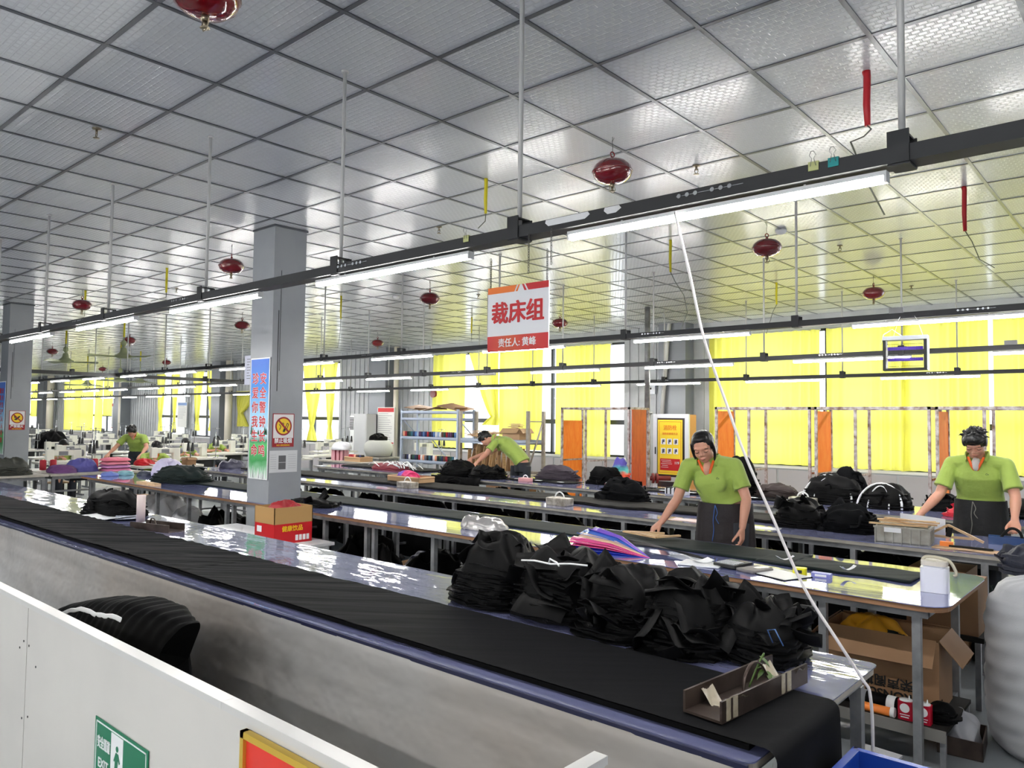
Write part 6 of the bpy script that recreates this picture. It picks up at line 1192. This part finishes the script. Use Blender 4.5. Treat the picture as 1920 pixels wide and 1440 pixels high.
heap(-10.55, 4.78, .8, .5, .34, .22, 17, mat('fabric_lavender', (206,200,226), .6), 'pale lavender cloth heap left of the folded dark green pile'); heap(-13.3, 5.62, .7935, .4, .3, .10, 18, m_rl, 'red cloth on the sewing table right of the pink bundles'); heap(-11.6, 6.3, .8, .4, .4, .13, 21, MATS['striped'], 'black and white striped cloth at the left end of the third table')
sheet(-13.05, 5.80, .7945, .34, .28, .5, 'white paper sheet on the sewing table behind the lavender cloth', curl=.05); tag(MB().prism([(-.26,-.05),(.24,-.07),(.26,.0),(-.24,.05)], 0, .03).build('wood_strip', m_wd, None, (-9.45, 4.08, .8), .05), 'pale wooden strip at the near edge of the second table left part', 'wood strip')
carton('cardboard_box', 'small brown box beside the machine in front of the round haired worker', -12.98, 6.25, .7935, .2, .16, .12, m_card, .05)
heap(-20.9, 6.6, .8, .8, .7, .38, 30, m_jet, 'large black garment heap between machines at left of the sewing area'); heap(-21.5, 5.0, .8, .6, .5, .35, 31, m_jet, 'black garment heap beside the left pillar'); heap(-17.0, 5.85, .7935, .36, .3, .14, 32, mat('fabric_white', (224,222,232), .6), 'white cloth heap in the middle of the sewing area')
for k, (x, y) in enumerate(((-20.9,6.6),(-21.5,5.0))): wtable(x-.45, x+.45, y-.4, y+.4, 'work table under the %s black garment heap of the sewing area' % ('larger' if k == 0 else 'left'))
# trimmings table behind the third table, left of the spool shelf
wtable(-13.0, -11.3, 8.9, 9.5, 'pale work table with striped trimmings behind the big pillar'); t = thing('striped_basket', 'pink and maroon striped open basket on the pale work table', 'basket', (-12.6, 9.15, .795)); q = MB()
for k in range(12): a = 2*PI*k/12; q.b2(.17*math.cos(a)-.02,.17*math.cos(a)+.02,.13*math.sin(a)-.02,.13*math.sin(a)+.02,0,.22)
q.build('slats', mat('slat_pink', (226,170,180), .5), t); MB().lathe([(.12,0),(.13,0),(.15,.2),(.14,.2),(.12,0)], n=20).build('liner', mat('liner_maroon', (120,24,44), .5), t)
heap(-12.55, 9.15, 1.0, .42, .34, .16, 41, mat('film_wrap', (214,216,222), .2, spec=.7), 'clear wrapped roll on the striped basket', 'wrapped_roll', 'roll', .4)
carton('cardboard_tray', 'flat cardboard tray with thread spools beside the striped basket', -12.0, 9.15, .795, .5, .3, .09, m_card2, .02, cat='cardboard tray')
for i, k in enumerate(['red','red','red','peach','brown','black','navy','black']): spool(k, -12.19+.055*i, 9.10, .803, '%s thread spool in the flat cardboard tray, %s from the left' % (k, ORD[i]), 'thread spools in the cardboard tray', 1.2)
t = tag(MB().lathe([(0,0),(.26,.02),(.32,.15),(.30,.28),(.22,.36),(.0,.37)], n=28).build('woven_sack', mat('woven_white2', (196,198,192), .6, bump=(60,.6,.01)), None, (-13.2,10.6,.795)), 'small bulging white woven sack in front of the air conditioner', 'sack'); wtable(-13.6, -12.8, 10.3, 10.9, 'low table under the small white woven sack') ; heap(-13.2, 10.6, 1.15, .4, .35, .14, 44, m_jet, 'black cloth on top of the small white woven sack')
# ---------------------------------------------------------------- sub-parts: small pieces go under the part they sit on
SUB = dict(collar='polo_shirt', orange_placket='polo_shirt', chest_emblem='polo_shirt', undershirt='polo_shirt', apron_string='apron', character='picture', character_outline='picture', white_flowers='picture', tree_picture='picture',
    pictogram='yellow_disc', slash='yellow_disc', text_lines='paper panel body', header='paper', footer='paper', photograph='paper', hand_wheel='arm', needle_bar='arm', control_panel='arm', tension_knob='arm', handle='glass_door', display='case', keys='case', label_patch='case',
    clip='board', wire_handle='clip_body', label_holder='body', round_label='body', cap='body', lettering='board plate paper red_panel walls', red_panel='paper', border_line='plate paper', picture_field='paper', picture='paper', running_figure='white_field', nozzle='valve', eyebrow='body', eyelid_line='body', mouth='body',
    violet_tube='side_frame', wire_grid='side_frame', orange_stroke='board', red_stroke='board', orange_strip='board', red_strip='board', red_band='board', orange_ribbon='red_panel', dark_ribbon='red_panel', lid='body', cable='sleeve', shoe='trousers', can_picture='walls', white_label='walls', tape_wrap='channel')
for root in [o for o in C.objects if o.parent is None and 'category' in o]:
    ch = list(root.children); base = lambda o: o.name.split('.')[0]; by = {}
    for c in ch: by.setdefault(base(c), c)
    moves = []
    for c in ch:
        for tg in SUB.get(base(c), '').split():
            if tg in by and by[tg] is not c: moves.append((c, by[tg])); break
    srcs = {c for c, _ in moves}
    for c, tg in moves:
        if tg in srcs: tg = dict(moves)[tg]
        if tg in srcs: continue
        ml = c.matrix_basis.copy(); tl = tg.matrix_basis.copy(); c.parent = tg; c.matrix_parent_inverse = Matrix.Identity(4); c.matrix_basis = tl.inverted() @ ml
